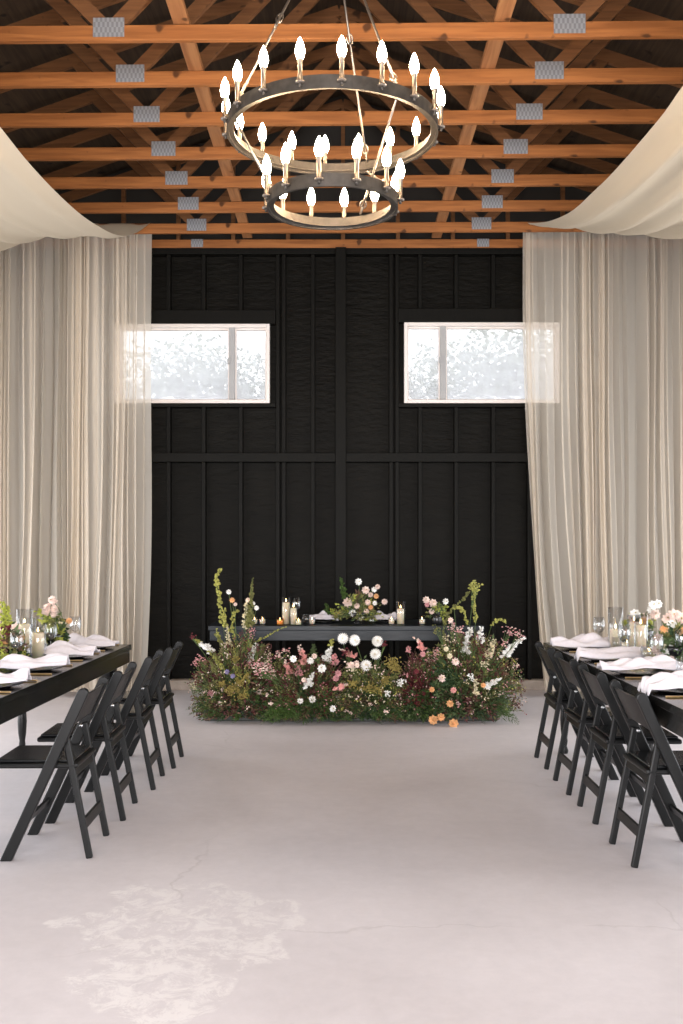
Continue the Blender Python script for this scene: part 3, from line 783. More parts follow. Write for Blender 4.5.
# ------------------------------------------------------------------ flowers
def stemline(a, b, bow=.06):
    a, b = Vector(a), Vector(b); mid = a.lerp(b, .5) + Vector((R.uniform(-bow, bow), R.uniform(-bow, bow) * .6, .04))
    return [a * (1 - t) ** 2 + mid * (2 * t * (1 - t)) + b * t * t for t in [k / 6 for k in range(7)]]
class Arr:
    def __init__(s, name, label, loc, floor=.02):
        s.zf = floor - loc[2] if floor > .1 else floor
        s.o = thing(name, label, 'flower arrangement', loc); s.L = Vector(loc); s.base = Vector((0, 0, .08))
    def loc(s, p): return Vector(p) - s.L
    def stem(s, g, q, n=5):
        b = s.base + Vector((R.uniform(-.08, .08), R.uniform(-.05, .05), R.uniform(0, .03)))
        pts = stemline(b, q); g.tube(pts, .0032, L['stem'], n, .002); return pts
    def dahlia(s, p, r=.045, m='white'):
        q = s.loc(p); g = G(); s.stem(g, q)
        ax = Vector((R.uniform(-.35, .35), -1, R.uniform(.1, .6))).normalized()
        u = ax.cross(Vector((0, 0, 1))).normalized(); w = u.cross(ax)
        for k, (tilt, n, rr) in enumerate(((1.95, 16, .95), (1.6, 18, 1.0), (1.25, 17, .98), (.92, 14, .9), (.62, 11, .78), (.35, 8, .62), (.12, 4, .45))):
            for i in range(n):
                a = 2 * PI * i / n + k * .4
                d = (u * math.cos(a) + w * math.sin(a)) * math.sin(tilt) + ax * math.cos(tilt)
                g.leaf(q - ax * r * .1, d, r * rr * 1.05, r * .5, L[m], .4, ax)
        g.blob(q + ax * r * .2, r * .25, L['cream'])
        g.build('dahlia', s.o)
    def rose(s, p, r=.03, m='blush', nm='rose'):
        r *= 1.15; q = s.loc(p); g = G(); s.stem(g, q)
        ax = Vector((R.uniform(-.5, .5), -1, R.uniform(0, .8))).normalized(); u = ax.cross(Vector((0, 0, 1))).normalized(); w = u.cross(ax)
        for k, (tilt, n, rr) in enumerate(((1.9, 8, 1), (1.45, 8, 1), (1.05, 7, .95), (.65, 6, .85), (.3, 4, .7))):
            for i in range(n):
                a = 2 * PI * i / n + k * .7; d = (u * math.cos(a) + w * math.sin(a)) * math.sin(tilt) + ax * math.cos(tilt)
                g.leaf(q, d, r * rr, r * 1.0, L[m], .35, ax)
        g.blob(q + ax * r * .2, r * .35, L['mimosa' if m in ('white', 'blush') else m])
        g.build(nm, s.o)
    def spike(s, pts, m, r0=.022, r1=.006, nm='stock_stem', dens=1.0, tipm=None, stem=True):
        """a flower spike along world points, thick to thin, with florets all round"""
        pts = [s.loc(p) for p in pts]; g = G(); k_ = 1.45 if nm == 'foxtail_stem' else 1.3; r0 *= k_; r1 *= k_; dens *= 1.35
        if stem: s.stem(g, pts[0])
        g.tube(pts, .003, L['stem'], 5, .0015)
        seg = sum((b - a).length for a, b in zip(pts, pts[1:])); n = max(8, int(seg / .0075 * dens))
        for k in range(n):
            u = (k + R.random()) / n; f = u * (len(pts) - 1); i = min(int(f), len(pts) - 2); c = pts[i].lerp(pts[i + 1], f - i)
            r = r0 + (r1 - r0) * u; a = R.uniform(0, 2 * PI)
            d = Vector((math.cos(a), math.sin(a), R.uniform(-.4, .6)))
            mm = L[tipm] if tipm and u > .72 else L[m]
            lump = .72 + .5 * max(0, math.sin(u * seg * 85 + len(pts)) ) if nm == 'foxtail_stem' else 1; r *= lump; br = r * R.uniform(.38, .62)
            if nm in ('foxtail_stem',): g.blob(c + d * r * .6, br, mm)
            else:
                g.blob(c + d * r * .6, r * .46, mm)
                for q in range(2): g.leaf(c + d * r * .5, d + Vector((R.uniform(-.7, .7), R.uniform(-.7, .7), R.uniform(-.5, .7))), r * 1.0, r * .9, mm, .3)
        g.build(nm, s.o)
    def cluster(s, p, r, m, n=26, br=.007, nm='filler_cluster', m2=None):
        q = s.loc(p); g = G(); st = s.stem(g, q - Vector((0, 0, r)))
        for k in range(n):
            d = Vector((R.gauss(0, 1), R.gauss(0, .8), R.gauss(0, 1))) * r * .55; e = q + d
            if k % 3 == 0: g.tube([st[-2], e], .0012, L['stem'], 3)
            g.blob(e, br * R.uniform(.7, 1.3), L[m2] if m2 and R.random() < .4 else L[m], (1, 1, .7))
        g.build(nm, s.o)
    def yarrow(s, p, r, m='mimosa'):
        q = s.loc(p); g = G(); s.stem(g, q)
        for k in range(int(70 * (r / .04) ** 1.5)):
            d = Vector((R.gauss(0, .5), R.gauss(0, .4), R.gauss(0, .38))) * r
            g.blob(q + d, .006 * R.uniform(.7, 1.4), L[m])
        g.build('yarrow', s.o)
    def foliage(s, box, mats, n, leaf=(.03, .014), nm='foliage', up=.5, sprig=9, spread=.12):
        """sprays of leaves that spring from the base; box = (pixel x0, x1, y0, y1, near, far)"""
        g = G(); x0, x1, y0, y1, a, b = box
        for k in range(n):
            # tip inside a rounded mound
            while True:
                u, v = R.uniform(-1, 1), R.uniform(0, 1)
                if u * u + (1 - v) * 0 + v * v * .9 < 1: break
            px = (x0 + x1) / 2 + u * (x1 - x0) / 2; py = y1 + (y0 - y1) * v
            w = R.uniform(-1, 1) * math.sqrt(max(.05, 1 - u * u)); Y = (a + b) / 2 + w * (b - a) / 2
            q = s.loc(P(px, py, Y)); q.z = max(q.z, s.zf)
            root = s.base.lerp(q, R.uniform(.25, .5)); root.z = min(root.z, q.z) ; mid = root.lerp(q, .5) + Vector((R.uniform(-.05, .05), R.uniform(-.05, .05), R.uniform(0, .07)))
            pts = [root * (1 - t) ** 2 + mid * 2 * t * (1 - t) + q * t * t for t in (0, .33, .66, 1)]
            m = L[R.choice(mats)]
            g.tube(pts, .0018, L['stem'] if m not in (L['burgundy'], L['wine'], L['brown']) else L['burgundy'], 3, .001)
            for j in range(sprig):
                t = .25 + .75 * j / (sprig - 1); i = min(int(t * 3), 2); c = pts[i].lerp(pts[i + 1], t * 3 - i)
                d = (pts[i + 1] - pts[i]).normalized() + Vector((R.uniform(-1, 1), R.uniform(-1, 1), R.uniform(-.8, .9))) * .9
                l = leaf[0] * R.uniform(.7, 1.7); p = c + Vector((R.uniform(-1, 1), R.uniform(-1, 1), R.uniform(-1, 1))) * spread * .12
                p.z = max(p.z, s.zf + .02)
                g.leaf(p, d, l, leaf[1] * R.uniform(.9, 1.6), m)
        return tag(g.build(nm, s.o), kind='stuff')
    def specks(s, box, mats, n, nm='tiny_blooms'):
        """countless tiny buds on hair-thin stalks through the whole mound"""
        g = G(); x0, x1, y0, y1, a, b = box
        for k in range(n):
            u = R.uniform(-1, 1); v = R.random() ** .8 * math.sqrt(1 - u * u * .8); w = R.uniform(-1, .4) * math.sqrt(max(.05, 1 - u * u))
            q = s.loc(P((x0 + x1) / 2 + u * (x1 - x0) / 2, y1 + (y0 - y1) * v, (a + b) / 2 + w * (b - a) / 2)); q.z = max(q.z, s.zf + .02)
            m = L[R.choice(mats)]
            g.tube([q.lerp(s.base, .16), q], .001, L['stem'], 3)
            for j in range(R.choice((2, 3, 5))):
                e = q + Vector((R.gauss(0, 1), R.gauss(0, 1), R.gauss(0, 1))) * .013
                if R.random() < .5: g.blob(e, R.uniform(.004, .008), m)
                else: g.leaf(e, (R.uniform(-1, 1), R.uniform(-1, 1), R.uniform(-1, 1)), R.uniform(.015, .03), R.uniform(.008, .014), m)
        return tag(g.build(nm, s.o), kind='stuff')
    def fern(s, p0, p1, m='fern', w=.05, nm='fern_frond'):
        a, b = s.loc(p0), s.loc(p1); g = G(); mid = a.lerp(b, .5) + Vector((0, 0, .05)); N = 16
        pts = [a * (1 - t) ** 2 + mid * 2 * t * (1 - t) + b * t * t for t in [k / N for k in range(N + 1)]]
        g.tube(pts, .0018, L['stem'], 4, .0008)
        for k in range(2, N + 1):
            d = (pts[k] - pts[k - 1]).normalized(); side = d.cross(Vector((0, -.5, 1))).normalized(); l = w * math.sin(PI * (.15 + .82 * k / N))
            for sg in (-1, 1):
                e = (side * sg + d * .6 + Vector((0, 0, R.uniform(-.2, .2)))).normalized()
                for q in range(3): g.leaf(pts[k] + e * l * q * .3, e + Vector((R.uniform(-.4, .4), R.uniform(-.4, .4), R.uniform(-.4, .4))), l * .45, l * .16, L[m])
        g.build(nm, s.o)
    def pot(s, w, d, h=.10):
        g = G(); g.box((-w / 2, -d / 2, .0), (w / 2, d / 2, h), M['pot']); g.build('trough', s.o, bevel=.01)
def a6(zx, zy, Y=8.2): return P(180 + zx * .2635, 560 + zy * .2635, Y)
def a7(zx, zy, Y=8.2): return P(340 + zx * .2782, 560 + zy * .2782, Y)
def jy(y=8.1): return y + R.uniform(-.1, .1)

# --- mound at the left end of the head table
X = Arr('flower_arrangement', 'tall floor flowers with lime green spires at the left end of the head table', P(236, 715, 8.28) * 1.0)
X.o.location.z = 0; X.L.z = 0; X.pot(.5, .2)
X.foliage((192, 294, 645, 716, 8.05, 8.42), ['burgundy', 'burgundy', 'brown', 'olive'], 420, (.026, .012), 'burgundy_foliage')
X.foliage((198, 290, 652, 718, 8.0, 8.38), ['green', 'olive', 'deep', 'green'], 330, (.036, .013), 'green_foliage')
X.foliage((200, 285, 690, 721, 7.95, 8.25), ['deep', 'fern', 'brown', 'burgundy'], 170, (.03, .010), 'low_foliage')
X.specks((190, 294, 640, 714, 7.95, 8.42), ['blush', 'olive', 'cream', 'burgundy', 'olive', 'wine', 'green', 'olive', 'brown'], 520)
X.foliage((196, 292, 640, 690, 8.0, 8.4), ['burgundy', 'brown', 'olive'], 200, (.034, .016), 'upper_foliage')
X.foliage((214, 268, 632, 700, 8.1, 8.3), ['olive', 'olive', 'lime'], 130, (.03, .008), 'olive_foliage', sprig=14)
Y = 8.22
X.spike([a6(165, 255, Y), a6(150, 150, Y), a6(140, 95, Y), a6(138, 70, Y), a6(152, 36, Y)], 'lime', .020, .012, 'foxtail_stem', 1.1)
X.spike([a6(185, 270, Y), a6(165, 225, Y), a6(172, 185, Y)], 'lime', .017, .014, 'foxtail_stem')
X.spike([a6(205, 300, Y), a6(196, 240, Y), a6(205, 205, Y), a6(225, 190, Y)], 'lime', .017, .014, 'foxtail_stem')
X.spike([a6(262, 255, Y), a6(266, 200, Y), a6(271, 130, Y), a6(276, 68, Y)], 'olive', .030, .006, 'foxtail_stem', 1.5)
X.spike([a6(245, 260, Y), a6(250, 180, Y), a6(255, 150, Y)], 'cream', .018, .012, 'stock_stem')
X.spike([a6(290, 310, Y), a6(330, 290, Y), a6(365, 268, Y), a6(402, 252, Y)], 'lime', .014, .006, 'foxtail_stem')
X.spike([a6(150, 310, Y), a6(145, 285, Y), a6(140, 260, Y)], 'lime', .016, .010, 'foxtail_stem')
for zx, zy, r, m in ((185, 121, .021, 'white'), (198, 152, .022, 'peach'), (210, 168, .016, 'blush'), (290, 182, .020, 'white'), (258, 152, .02, 'blush'), (278, 165, .016, 'white')): X.rose(a6(zx, zy, Y), r, m)
X.spike([a6(118, 350, 8.1), a6(90, 325, 8.1), a6(62, 305, 8.1)], 'white', .028, .016, 'stock_stem', 1.3, 'lime')
X.spike([a6(264, 385, 8.1), a6(272, 355, 8.1), a6(288, 318, 8.1)], 'white', .024, .013, 'stock_stem', 1.3)
X.spike([a6(190, 330, 8.15), a6(180, 290, 8.15), a6(176, 250, 8.15)], 'cream', .018, .008, 'stock_stem')
for a, b in (((165, 420), (105, 345)), ((150, 440), (115, 380)), ((235, 560), (215, 360)), ((255, 520), (245, 400)), ((225, 470), (205, 330)), ((165, 330), (133, 280))):
    X.spike([a6(*a, 8.08), a6((a[0] + b[0]) / 2 + R.uniform(-8, 8), (a[1] + b[1]) / 2, 8.06), a6(*b, 8.08)], R.choice(['olive', 'green', 'lime']), .022, .008, 'foxtail_stem', 1.2)
for zx, zy, r in ((200, 490, .05), (225, 465, .04), (248, 440, .035), (210, 375, .03), (190, 505, .03), (160, 470, .03), (235, 515, .035)): X.yarrow(a6(zx, zy, 8.0), r)
for zx, zy, r, m in ((75, 375, .03, 'pink'), (60, 395, .025, 'pink'), (90, 412, .04, 'wine'), (260, 398, .03, 'pink'), (118, 505, .025, 'pink'), (108, 528, .02, 'rose'), (55, 480, .03, 'cream'), (150, 545, .02, 'blush'), (260, 535, .02, 'blush'), (245, 555, .015, 'blush'), (48, 290, .02, 'wine'), (240, 290, .05, 'burgundy'), (275, 270, .04, 'pink'), (300, 330, .04, 'burgundy'), (150, 400, .03, 'cream')): X.cluster(a6(zx, zy, jy()), r, m, 24)
for zx, zy in ((178, 424), (200, 440)): X.rose(a6(zx, zy, 8.0), .02, 'lilac')
for a, b in (((150, 570), (30, 590)), ((170, 585), (70, 605)), ((190, 590), (140, 618)), ((130, 540), (20, 570)), ((230, 580), (200, 620)), ((110, 480), (45, 520))): X.fern(a6(*a, 8.1), a6(*b, 8.02), R.choice(['green', 'deep', 'fern']), .055)

# --- pink group
X = Arr('flower_arrangement', 'low floor arrangement with pink snapdragons and pink filler, right of the tall lime spires', P(312, 715, 8.25)); X.o.location.z = 0; X.L.z = 0; X.pot(.4, .18)
X.foliage((270, 350, 655, 714, 8.0, 8.38), ['burgundy', 'burgundy', 'brown', 'deep', 'burgundy'], 330, (.026, .011), 'burgundy_foliage')
X.foliage((276, 350, 668, 716, 7.95, 8.3), ['green', 'olive', 'deep'], 230, (.034, .010), 'green_foliage', sprig=11)
X.specks((272, 350, 655, 715, 7.9, 8.35), ['pink', 'brown', 'wine', 'olive', 'burgundy', 'green', 'olive'], 360)
X.foliage((270, 352, 658, 690, 8.0, 8.35), ['burgundy', 'brown', 'wine', 'olive'], 170, (.034, .015), 'upper_foliage')
X.foliage((262, 352, 695, 723, 7.9, 8.2), ['fern', 'fern', 'deep', 'brown'], 230, (.026, .006), 'fern_foliage', sprig=13)
for zx, zy, r, n in ((320, 410, .05, 46), (345, 420, .04, 34), (290, 400, .04, 30), (380, 358, .04, 30), (350, 445, .035, 26), (330, 385, .04, 26), (300, 425, .03, 20), (405, 345, .03, 18)): X.cluster(a6(zx, zy, jy(8.02)), r, 'pink', n, .008, m2='blush')
for pts, m in ((((472, 395), (462, 355), (453, 325)), 'rose'), (((415, 430), (408, 405), (400, 380)), 'rose'), (((452, 438), (446, 418), (440, 395)), 'pink'), (((590, 492), (610, 484), (634, 470)), 'rose'), (((662, 368), (640, 352), (608, 338)), 'rose'), (((590, 400), (585, 375), (590, 355)), 'pink'), (((515, 385), (507, 350), (508, 320)), 'green')):
    X.spike([a6(*p, 8.0) for p in pts], m, .026, .010, 'snapdragon_stem' if m != 'green' else 'leaf_spire', 1.2, 'blush' if m == 'rose' else None)
X.spike([a6(555, 385, 8.05), a6(562, 350, 8.05), a6(580, 300, 8.05)], 'white', .026, .012, 'stock_stem', 1.5, 'lime')
X.spike([a6(487, 480, 7.98), a6(492, 460, 7.98), a6(502, 432, 7.98)], 'white', .026, .016, 'stock_stem', 1.4)
for zx, zy, r, m in ((430, 375, .028, 'white'), (495, 382, .028, 'white'), (538, 411, .034, 'white'), (456, 535, .024, 'white'), (502, 529, .028, 'white'), (580, 564, .026, 'white'), (600, 430, .026, 'pink'), (650, 398, .026, 'blush'), (672, 400, .02, 'blush'), (470, 455, .02, 'blush'), (510, 365, .022, 'blush')): X.rose(a6(zx, zy, 7.95), r, m)
for zx, zy, r, m in ((440, 520, .05, 'wine'), (410, 550, .05, 'wine'), (560, 500, .05, 'wine'), (300, 500, .02, 'blush'), (330, 510, .015, 'blush'), (345, 545, .012, 'blush')): X.cluster(a6(zx, zy, jy(8.0)), r, m, 24)
for k in range(14): X.fern(a6(R.uniform(300, 420), 560, 8.05), a6(R.uniform(270, 470), R.uniform(600, 628), 7.93), 'fern', .05)

# --- white dahlia group in the middle
X = Arr('flower_arrangement', 'floor arrangement with white dahlias in front of the middle of the head table', P(370, 712, 8.25)); X.o.location.z = 0; X.L.z = 0; X.pot(.4, .18)
X.foliage((332, 408, 662, 714, 8.0, 8.38), ['green', 'olive', 'deep', 'green'], 330, (.034, .010), 'green_foliage', sprig=11)
X.specks((336, 408, 665, 714, 7.9, 8.35), ['olive', 'cream', 'olive', 'green', 'lime', 'blush'], 320)
X.foliage((335, 408, 660, 695, 8.0, 8.35), ['olive', 'green', 'brown'], 140, (.034, .014), 'upper_foliage')
X.foliage((345, 405, 672, 712, 8.0, 8.3), ['olive', 'olive', 'green'], 160, (.026, .008), 'olive_foliage', sprig=13)
X.foliage((335, 412, 690, 722, 7.92, 8.2), ['deep', 'fern', 'deep', 'brown'], 230, (.028, .007), 'fern_foliage', sprig=13)
for zx, zy in ((10, 282), (53, 288), (135, 291), (127, 338), (93, 378)): X.dahlia(a7(zx, zy, 8.0), .047)
for zx, zy, r in ((187, 368, .06), (110, 460, .05), (140, 468, .04), (165, 432, .04), (200, 390, .04), (45, 445, .04), (80, 465, .03)): X.yarrow(a7(zx, zy, 7.98), r)
for zx, zy, r, m in ((220, 440, .028, 'white'), (170, 480, .022, 'white'), (30, 380, .03, 'blush'), (165, 545, .02, 'blush'), (20, 330, .035, 'wine'), (160, 305, .02, 'wine'), (215, 445, .02, 'white'), (45, 395, .02, 'cream')): X.cluster(a7(zx, zy, 7.95), r, m, 20, .008)
for zx, zy, r, m in ((5, 455, .026, 'rose'), (-15, 425, .025, 'pink'), (60, 370, .02, 'blush')): X.rose(a7(zx, zy, 7.97), r, m)
for pts in (((20, 420), (25, 390), (35, 360)), ((50, 440), (60, 410), (58, 385)), ((190, 430), (205, 410), (225, 395))): X.spike([a7(*p, 8.02) for p in pts], 'olive', .018, .006, 'leaf_spire', 1.1)
for k in range(12): X.fern(a7(R.uniform(20, 200), 520, 8.05), a7(R.uniform(0, 230), R.uniform(560, 585), 7.93), R.choice(['fern', 'deep']), .05)

# --- burgundy link
X = Arr('flower_arrangement', 'small dark patch of wine-red leaves on the floor right of the white dahlias', P(420, 712, 8.25)); X.o.location.z = 0; X.L.z = 0; X.pot(.25, .18)
X.foliage((396, 446, 650, 712, 8.0, 8.38), ['burgundy', 'brown', 'deep', 'burgundy'], 230, (.028, .012), 'burgundy_foliage')
X.specks((396, 444, 655, 712, 7.9, 8.3), ['wine', 'brown', 'burgundy', 'olive', 'pink'], 180)
X.foliage((398, 436, 672, 704, 7.95, 8.2), ['wine', 'burgundy', 'wine'], 150, (.026, .012), 'wine_foliage')
X.foliage((398, 440, 690, 722, 7.92, 8.2), ['deep', 'green', 'fern'], 200, (.03, .010), 'green_foliage')
X.spike([a7(297, 322, 7.98), a7(285, 302, 7.98), a7(268, 280, 7.98)], 'rose', .024, .012, 'snapdragon_stem', 1.3, 'blush')
for zx, zy, m in ((298, 338, 'pink'), (330, 466, 'peach'), (275, 400, 'wine')): X.rose(a7(zx, zy, 7.95), .022, m)
X.spike([a7(248, 330, 8.05), a7(243, 310, 8.05)], 'pink', .02, .01, 'snapdragon_stem')

# --- mound at the right end
X = Arr('flower_arrangement', 'tall floor flowers with white stock at the right end of the head table', P(466, 715, 8.28)); X.o.location.z = 0; X.L.z = 0; X.pot(.5, .2)
X.foliage((414, 522, 632, 712, 8.05, 8.45), ['burgundy', 'brown', 'brown', 'burgundy', 'olive'], 430, (.024, .011), 'burgundy_foliage')
X.foliage((420, 512, 642, 716, 8.0, 8.35), ['green', 'deep', 'olive', 'green'], 340, (.036, .014), 'green_foliage')
X.specks((412, 524, 634, 712, 7.95, 8.42), ['blush', 'olive', 'cream', 'pink', 'lime', 'burgundy', 'brown', 'green', 'olive'], 540)
X.foliage((414, 522, 634, 690, 8.0, 8.4), ['burgundy', 'brown', 'green', 'olive'], 220, (.034, .016), 'upper_foliage')
X.foliage((428, 462, 662, 716, 7.92, 8.15), ['green', 'deep'], 130, (.042, .022), 'broad_foliage')
X.foliage((420, 510, 692, 721, 7.95, 8.2), ['deep', 'green', 'burgundy', 'brown'], 150, (.03, .010), 'low_foliage')
Y = 8.22
X.spike([a7(487, 225, Y), a7(483, 180, Y), a7(480, 140, Y), a7(484, 108, Y)], 'lime', .014, .015, 'foxtail_stem', 1.2)
X.cluster(a7(482, 92, Y), .045, 'lime', 50, .010)
X.spike([a7(378, 235, Y), a7(385, 200, Y), a7(410, 170, Y), a7(450, 135, Y), a7(466, 115, Y)], 'olive', .016, .012, 'foxtail_stem')
X.spike([a7(410, 175, Y), a7(432, 168, Y), a7(446, 190, Y), a7(456, 235, Y)], 'lime', .018, .012, 'foxtail_stem', 1.2)
X.spike([a7(545, 235, Y), a7(560, 218, Y), a7(580, 213, Y), a7(598, 226, Y)], 'lime', .016, .012, 'foxtail_stem')
X.spike([a7(605, 345, Y), a7(625, 362, Y), a7(640, 385, Y)], 'lime', .010, .008, 'foxtail_stem')
X.spike([a7(590, 440, Y), a7(625, 432, Y), a7(650, 452, Y)], 'lime', .010, .008, 'foxtail_stem')
X.spike([a7(452, 335, 8.1), a7(460, 290, 8.1), a7(470, 245, 8.1)], 'white', .027, .016, 'stock_stem', 1.5)
X.spike([a7(502, 298, 8.1), a7(505, 270, 8.1), a7(508, 240, 8.1)], 'white', .025, .012, 'stock_stem', 1.4)
X.spike([a7(530, 350, 8.08), a7(542, 320, 8.08), a7(556, 285, 8.08)], 'cream', .027, .010, 'stock_stem', 1.4)
X.spike([a7(592, 345, 8.1), a7(625, 305, 8.1), a7(668, 278, 8.1)], 'white', .026, .011, 'stock_stem', 1.3)
X.spike([a7(528, 455, 8.0), a7(550, 442, 8.0), a7(572, 428, 8.0)], 'white', .026, .016, 'stock_stem', 1.4)
X.spike([a7(490, 485, 7.98), a7(488, 455, 7.98), a7(490, 430, 7.98)], 'cream', .018, .014, 'stock_stem')
X.spike([a7(388, 350, 8.05), a7(380, 310, 8.05), a7(372, 240, 8.05)], 'olive', .018, .008, 'foxtail_stem')
for zx, zy, r, m in ((415, 365, .03, 'blush'), (367, 425, .03, 'blush'), (335, 575, .036, 'peach'), (363, 565, .03, 'peach'), (408, 588, .038, 'peach'), (395, 516, .028, 'peach'), (408, 468, .024, 'rose'), (398, 216, .022, 'blush'), (515, 450, .02, 'peach'), (382, 320, .02, 'cream'), (395, 345, .022, 'cream')): X.rose(a7(zx, zy, 7.93), r, m)
for zx, zy, r, m in ((350, 332, .035, 'pink'), (338, 358, .03, 'pink'), (610, 255, .045, 'pink'), (640, 270, .04, 'pink'), (405, 240, .035, 'pink'), (430, 250, .03, 'pink'), (490, 300, .05, 'wine'), (510, 330, .04, 'wine'), (575, 390, .05, 'wine'), (470, 420, .025, 'white'), (450, 430, .02, 'lilac'), (560, 410, .035, 'burgundy'), (425, 515, .02, 'pink'), (470, 545, .02, 'pink'), (520, 375, .03, 'cream'), (590, 300, .03, 'pink'), (350, 250, .04, 'olive'), (380, 280, .04, 'cream')): X.cluster(a7(zx, zy, jy(8.05)), r, m, 26, m2='blush' if m == 'pink' else None)
for a, b in (((540, 520), (640, 580)), ((550, 510), (625, 545)), ((530, 530), (600, 570)), ((560, 540), (650, 600)), ((500, 540), (520, 590)), ((540, 500), (620, 520)), ((330, 500), (345, 570)), ((390, 520), (400, 580))): X.fern(a7(*a, 8.1), a7(*b, 8.0), R.choice(['fern', 'green', 'deep']), .06)

# --- on the head table: centre bowl and black bud vase
def bowl_thing(name, label, loc, prof, m):
    g = G(); g.lathe(prof, m, 24); return tag(g.build(name, loc=loc, smooth=True), label, 'vase')
p = P(358, 0, 8.72)
bowl_thing('footed_bowl', 'dark footed bowl under the flowers in the middle of the head table', (p.x, 8.72, .761), [(.045, 0), (.045, .006), (.015, .02), (.015, .04), (.06, .055), (.085, .1), (.08, .1), (.055, .062), (0, .058)], M['charger'])
X = Arr('flower_bouquet', 'loose bouquet of white and blush blooms in the middle of the head table', (p.x, 8.72, .83), .775); X.base = Vector((0, 0, .0)); Y = 8.68
X.foliage((333, 382, 594, 621, 8.58, 8.8), ['green', 'olive', 'brown', 'yellow', 'olive'], 80, (.03, .013), 'green_foliage', sprig=7)
for zx, zy, r, m in ((67, 78, .03, 'white'), (93, 108, .034, 'blush'), (123, 106, .024, 'white'), (135, 96, .022, 'blush'), (28, 152, .042, 'blush'), (45, 190, .032, 'white'), (75, 205, .026, 'white'), (160, 150, .026, 'blush'), (130, 130, .022, 'peach'), (100, 152, .026, 'blush'), (110, 170, .022, 'peach'), (60, 165, .026, 'blush'), (95, 185, .024, 'blush'), (125, 155, .02, 'white'), (110, 125, .022, 'blush')): X.rose(a7(zx, zy, Y), r, m)
X.spike([a6(628, 145, Y), a6(618, 105, Y), a6(610, 68, Y)], 'fern', .022, .010, 'leaf_spire', 1.3)
X.spike([a6(565, 205, Y), a6(555, 185, Y), a6(556, 165, Y)], 'fern', .022, .01, 'leaf_spire', 1.2)
for zx, zy, r, m in ((580, 195, .03, 'yellow'), (600, 200, .03, 'mimosa'), (590, 215, .025, 'olive')): X.cluster(a6(zx, zy, Y), r, m, 18, .009)
p = P(437, 0, 8.62)
bowl_thing('bud_vase', 'black bud vase on the head table beside the right-hand floor flowers', (p.x, 8.62, .761), [(.04, 0), (.045, .02), (.05, .05), (.035, .085), (.02, .11), (.024, .125), (.019, .125), (.016, .11), (0, .10)], M['charger'])
X = Arr('flower_bouquet', 'small pink and white posy in the black bud vase on the head table', (p.x, 8.62, .87), .775); X.base = Vector((0, 0, 0)); Y = 8.6
for zx, zy, r, m in ((310, 143, .03, 'blush'), (335, 155, .036, 'blush'), (380, 149, .026, 'white'), (330, 185, .024, 'blush'), (313, 160, .022, 'pink')): X.rose(a7(zx, zy, Y), r, m)
for zx, zy in ((360, 180), (345, 178), (380, 170)): X.cluster(a7(zx, zy, Y), .026, 'yellow', 16, .009)
X.foliage((426, 448, 605, 618, 8.55, 8.68), ['yellow', 'olive', 'green'], 22, (.03, .014), 'green_foliage', sprig=6)

# --- centrepieces on the farm tables
def centre(px, Y, label, vlabel, box, spec, mats, n):
    x = (px - VX) / F * Y
    bowl_thing('compote_bowl', vlabel, (x, Y, .761), [(.05, 0), (.05, .006), (.016, .02), (.016, .05), (.07, .07), (.09, .12), (.085, .12), (.06, .078), (0, .072)], M['charger'])
    X = Arr('flower_bouquet', label, (x, Y, .85), .775); X.base = Vector((0, 0, 0))
    X.foliage(box, mats, n, (.034, .018), 'green_foliage', sprig=8)
    for k, ax, ay, r, m in spec:
        p = P(ax, ay, Y - R.uniform(0, .06))
        if k == 'r': X.rose(p, r, m)
        elif k == 'c': X.cluster(p, r, m, 18, .009)
        else:
            q = P(ax + k[0], ay + k[1], Y); X.spike([p, p.lerp(q, .5), q], m, r, r * .6, 'orchid_stem' if m == 'blush' else 'leaf_spire', 1.2)
centre(8, 5.75, 'low bouquet with burgundy and peach blooms at the left edge of the left farm table', 'dark bowl under the bouquet at the left edge of the left farm table', (-22, 26, 624, 664, 5.6, 5.95),
       [('r', 2, 632, .034, 'blush'), ('r', 3, 645, .036, 'peach'), ('r', 7, 628, .025, 'wine'), ('r', 16, 628, .028, 'blush'), ('r', 14, 648, .02, 'wine'), ('r', 1, 652, .03, 'blush'), ('r', 20, 638, .026, 'peach'), ('c', 6, 630, .03, 'wine'), ((-3, -30), 5, 632, .02, 'yellow'), ((-2, -20), 8, 625, .018, 'yellow'), ('c', 12, 644, .03, 'wine')], ['green', 'olive', 'deep', 'brown', 'yellow'], 120)
centre(52, 6.42, 'tall blush orchid bouquet at the far end of the left farm table', 'dark bowl under the orchid bouquet on the left farm table', (37, 67, 612, 648, 6.3, 6.55),
       [((3, -14), 49, 615, .034, 'blush'), ('r', 52, 600, .026, 'blush'), ('r', 47, 610, .026, 'blush'), ('r', 53, 611, .028, 'blush'), ('c', 40, 612, .024, 'yellow'), ('r', 46, 628, .022, 'cream'), ('r', 60, 625, .024, 'cream'), ('r', 69, 621, .02, 'peach'), ('r', 52, 638, .024, 'blush'), ('r', 48, 636, .02, 'peach')], ['green', 'olive', 'yellow', 'deep'], 70)
centre(640, 6.6, 'airy bouquet of white and peach blooms behind the tall candles on the right farm table', 'dark bowl behind the tall candles on the right farm table', (624, 654, 614, 648, 6.5, 6.7),
       [('r', 635, 614, .034, 'white'), ('r', 632, 619, .028, 'blush'), ('r', 653, 605, .03, 'white'), ('r', 658, 604, .03, 'white'), ('r', 655, 614, .034, 'blush'), ('r', 651, 610, .026, 'white'), ('r', 645, 617, .028, 'blush'), ('r', 643, 621, .026, 'peach'), ('c', 650, 622, .024, 'yellow'), ('c', 626, 622, .024, 'yellow'), ('r', 628, 632, .022, 'peach')], ['green', 'olive', 'yellow'], 50)
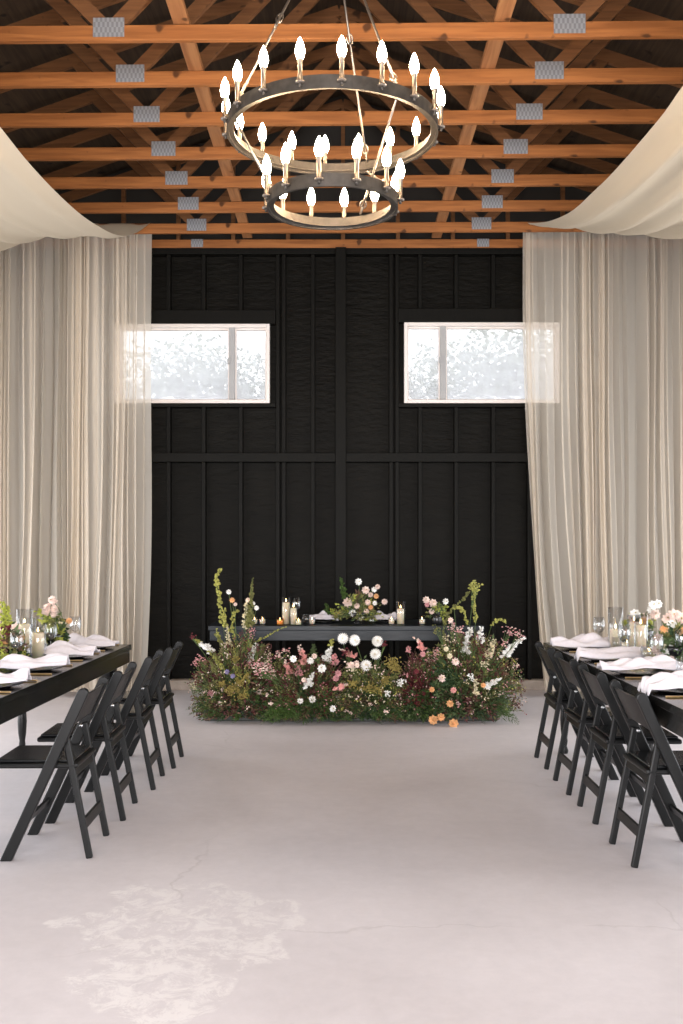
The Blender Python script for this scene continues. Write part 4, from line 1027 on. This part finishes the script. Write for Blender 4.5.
centre(676, 5.62, 'full bouquet of blush and cream blooms at the right edge of the right farm table', 'dark bowl under the bouquet at the right edge of the right farm table', (656, 706, 620, 664, 5.5, 5.8),
       [('r', 668, 619, .034, 'blush'), ('r', 674, 615, .034, 'blush'), ('r', 680, 618, .036, 'blush'), ('r', 672, 624, .028, 'white'), ('r', 664, 629, .024, 'peach'), ('r', 680, 630, .03, 'peach'), ('r', 667, 648, .04, 'white'), ('r', 661, 644, .032, 'cream'), ('r', 657, 650, .03, 'blush'), ('r', 670, 660, .03, 'blush'), ('r', 676, 642, .026, 'peach'), ('c', 672, 634, .03, 'yellow'), ('c', 660, 640, .028, 'olive'), ('r', 658, 638, .026, 'blush'), ('r', 690, 625, .034, 'blush'), ('r', 692, 645, .034, 'white')], ['green', 'olive', 'deep', 'green'], 120)

# ------------------------------------------------------------------ light and camera
w = bpy.data.worlds.new('overcast'); bpy.context.scene.world = w; w.use_nodes = True
bg = w.node_tree.nodes['Background']; bg.inputs[0].default_value = (.93, .96, 1, 1); bg.inputs[1].default_value = 2.6
def area(name, loc, rot, sx, sy, e, col):
    l = bpy.data.lights.new(name, 'AREA'); l.shape = 'RECTANGLE'; l.size = sx; l.size_y = sy; l.energy = e; l.color = col
    o = bpy.data.objects.new(name, l); C.objects.link(o); o.location = loc; o.rotation_euler = rot; return o
# unseen doorway light behind the camera, added to brighten floor and curtains
area('added_doorway_fill', (0, YF - .2, DH / 2), (PI / 2, 0, 0), DW * 2, DH, 760, (1, .955, .95))
# unseen lamps added along both long sides to lift floor and curtains
for sgn in (-1, 1):
    area('added_side_fill', (sgn * (XW + .2), (SA + SB) / 2, SH / 2), (PI / 2, 0, PI / 2 * sgn), SB - SA, SH, 155, (.97, .975, 1))
cam = bpy.data.cameras.new('camera'); co = bpy.data.objects.new('camera', cam); C.objects.link(co)
co.location = (0, 0, CAMH); co.rotation_euler = (PI / 2, 0, 0)
cam.lens = 35.0; cam.sensor_width = 36; cam.sensor_fit = 'AUTO'
cam.shift_x = (341.5 - VX) / 1024; cam.shift_y = (VY - 512) / 1024
cam.clip_start = .05
sc = bpy.context.scene; sc.camera = co
sc.view_settings.view_transform = 'Standard'; sc.view_settings.look = 'None'; sc.view_settings.gamma = 1; sc.view_settings.exposure = 0
sc.view_settings.use_curve_mapping = False
cy = sc.cycles
cy.use_denoising = True
cy.max_bounces = 8; cy.diffuse_bounces = 5; cy.transparent_max_bounces = 24; cy.sample_clamp_indirect = 6
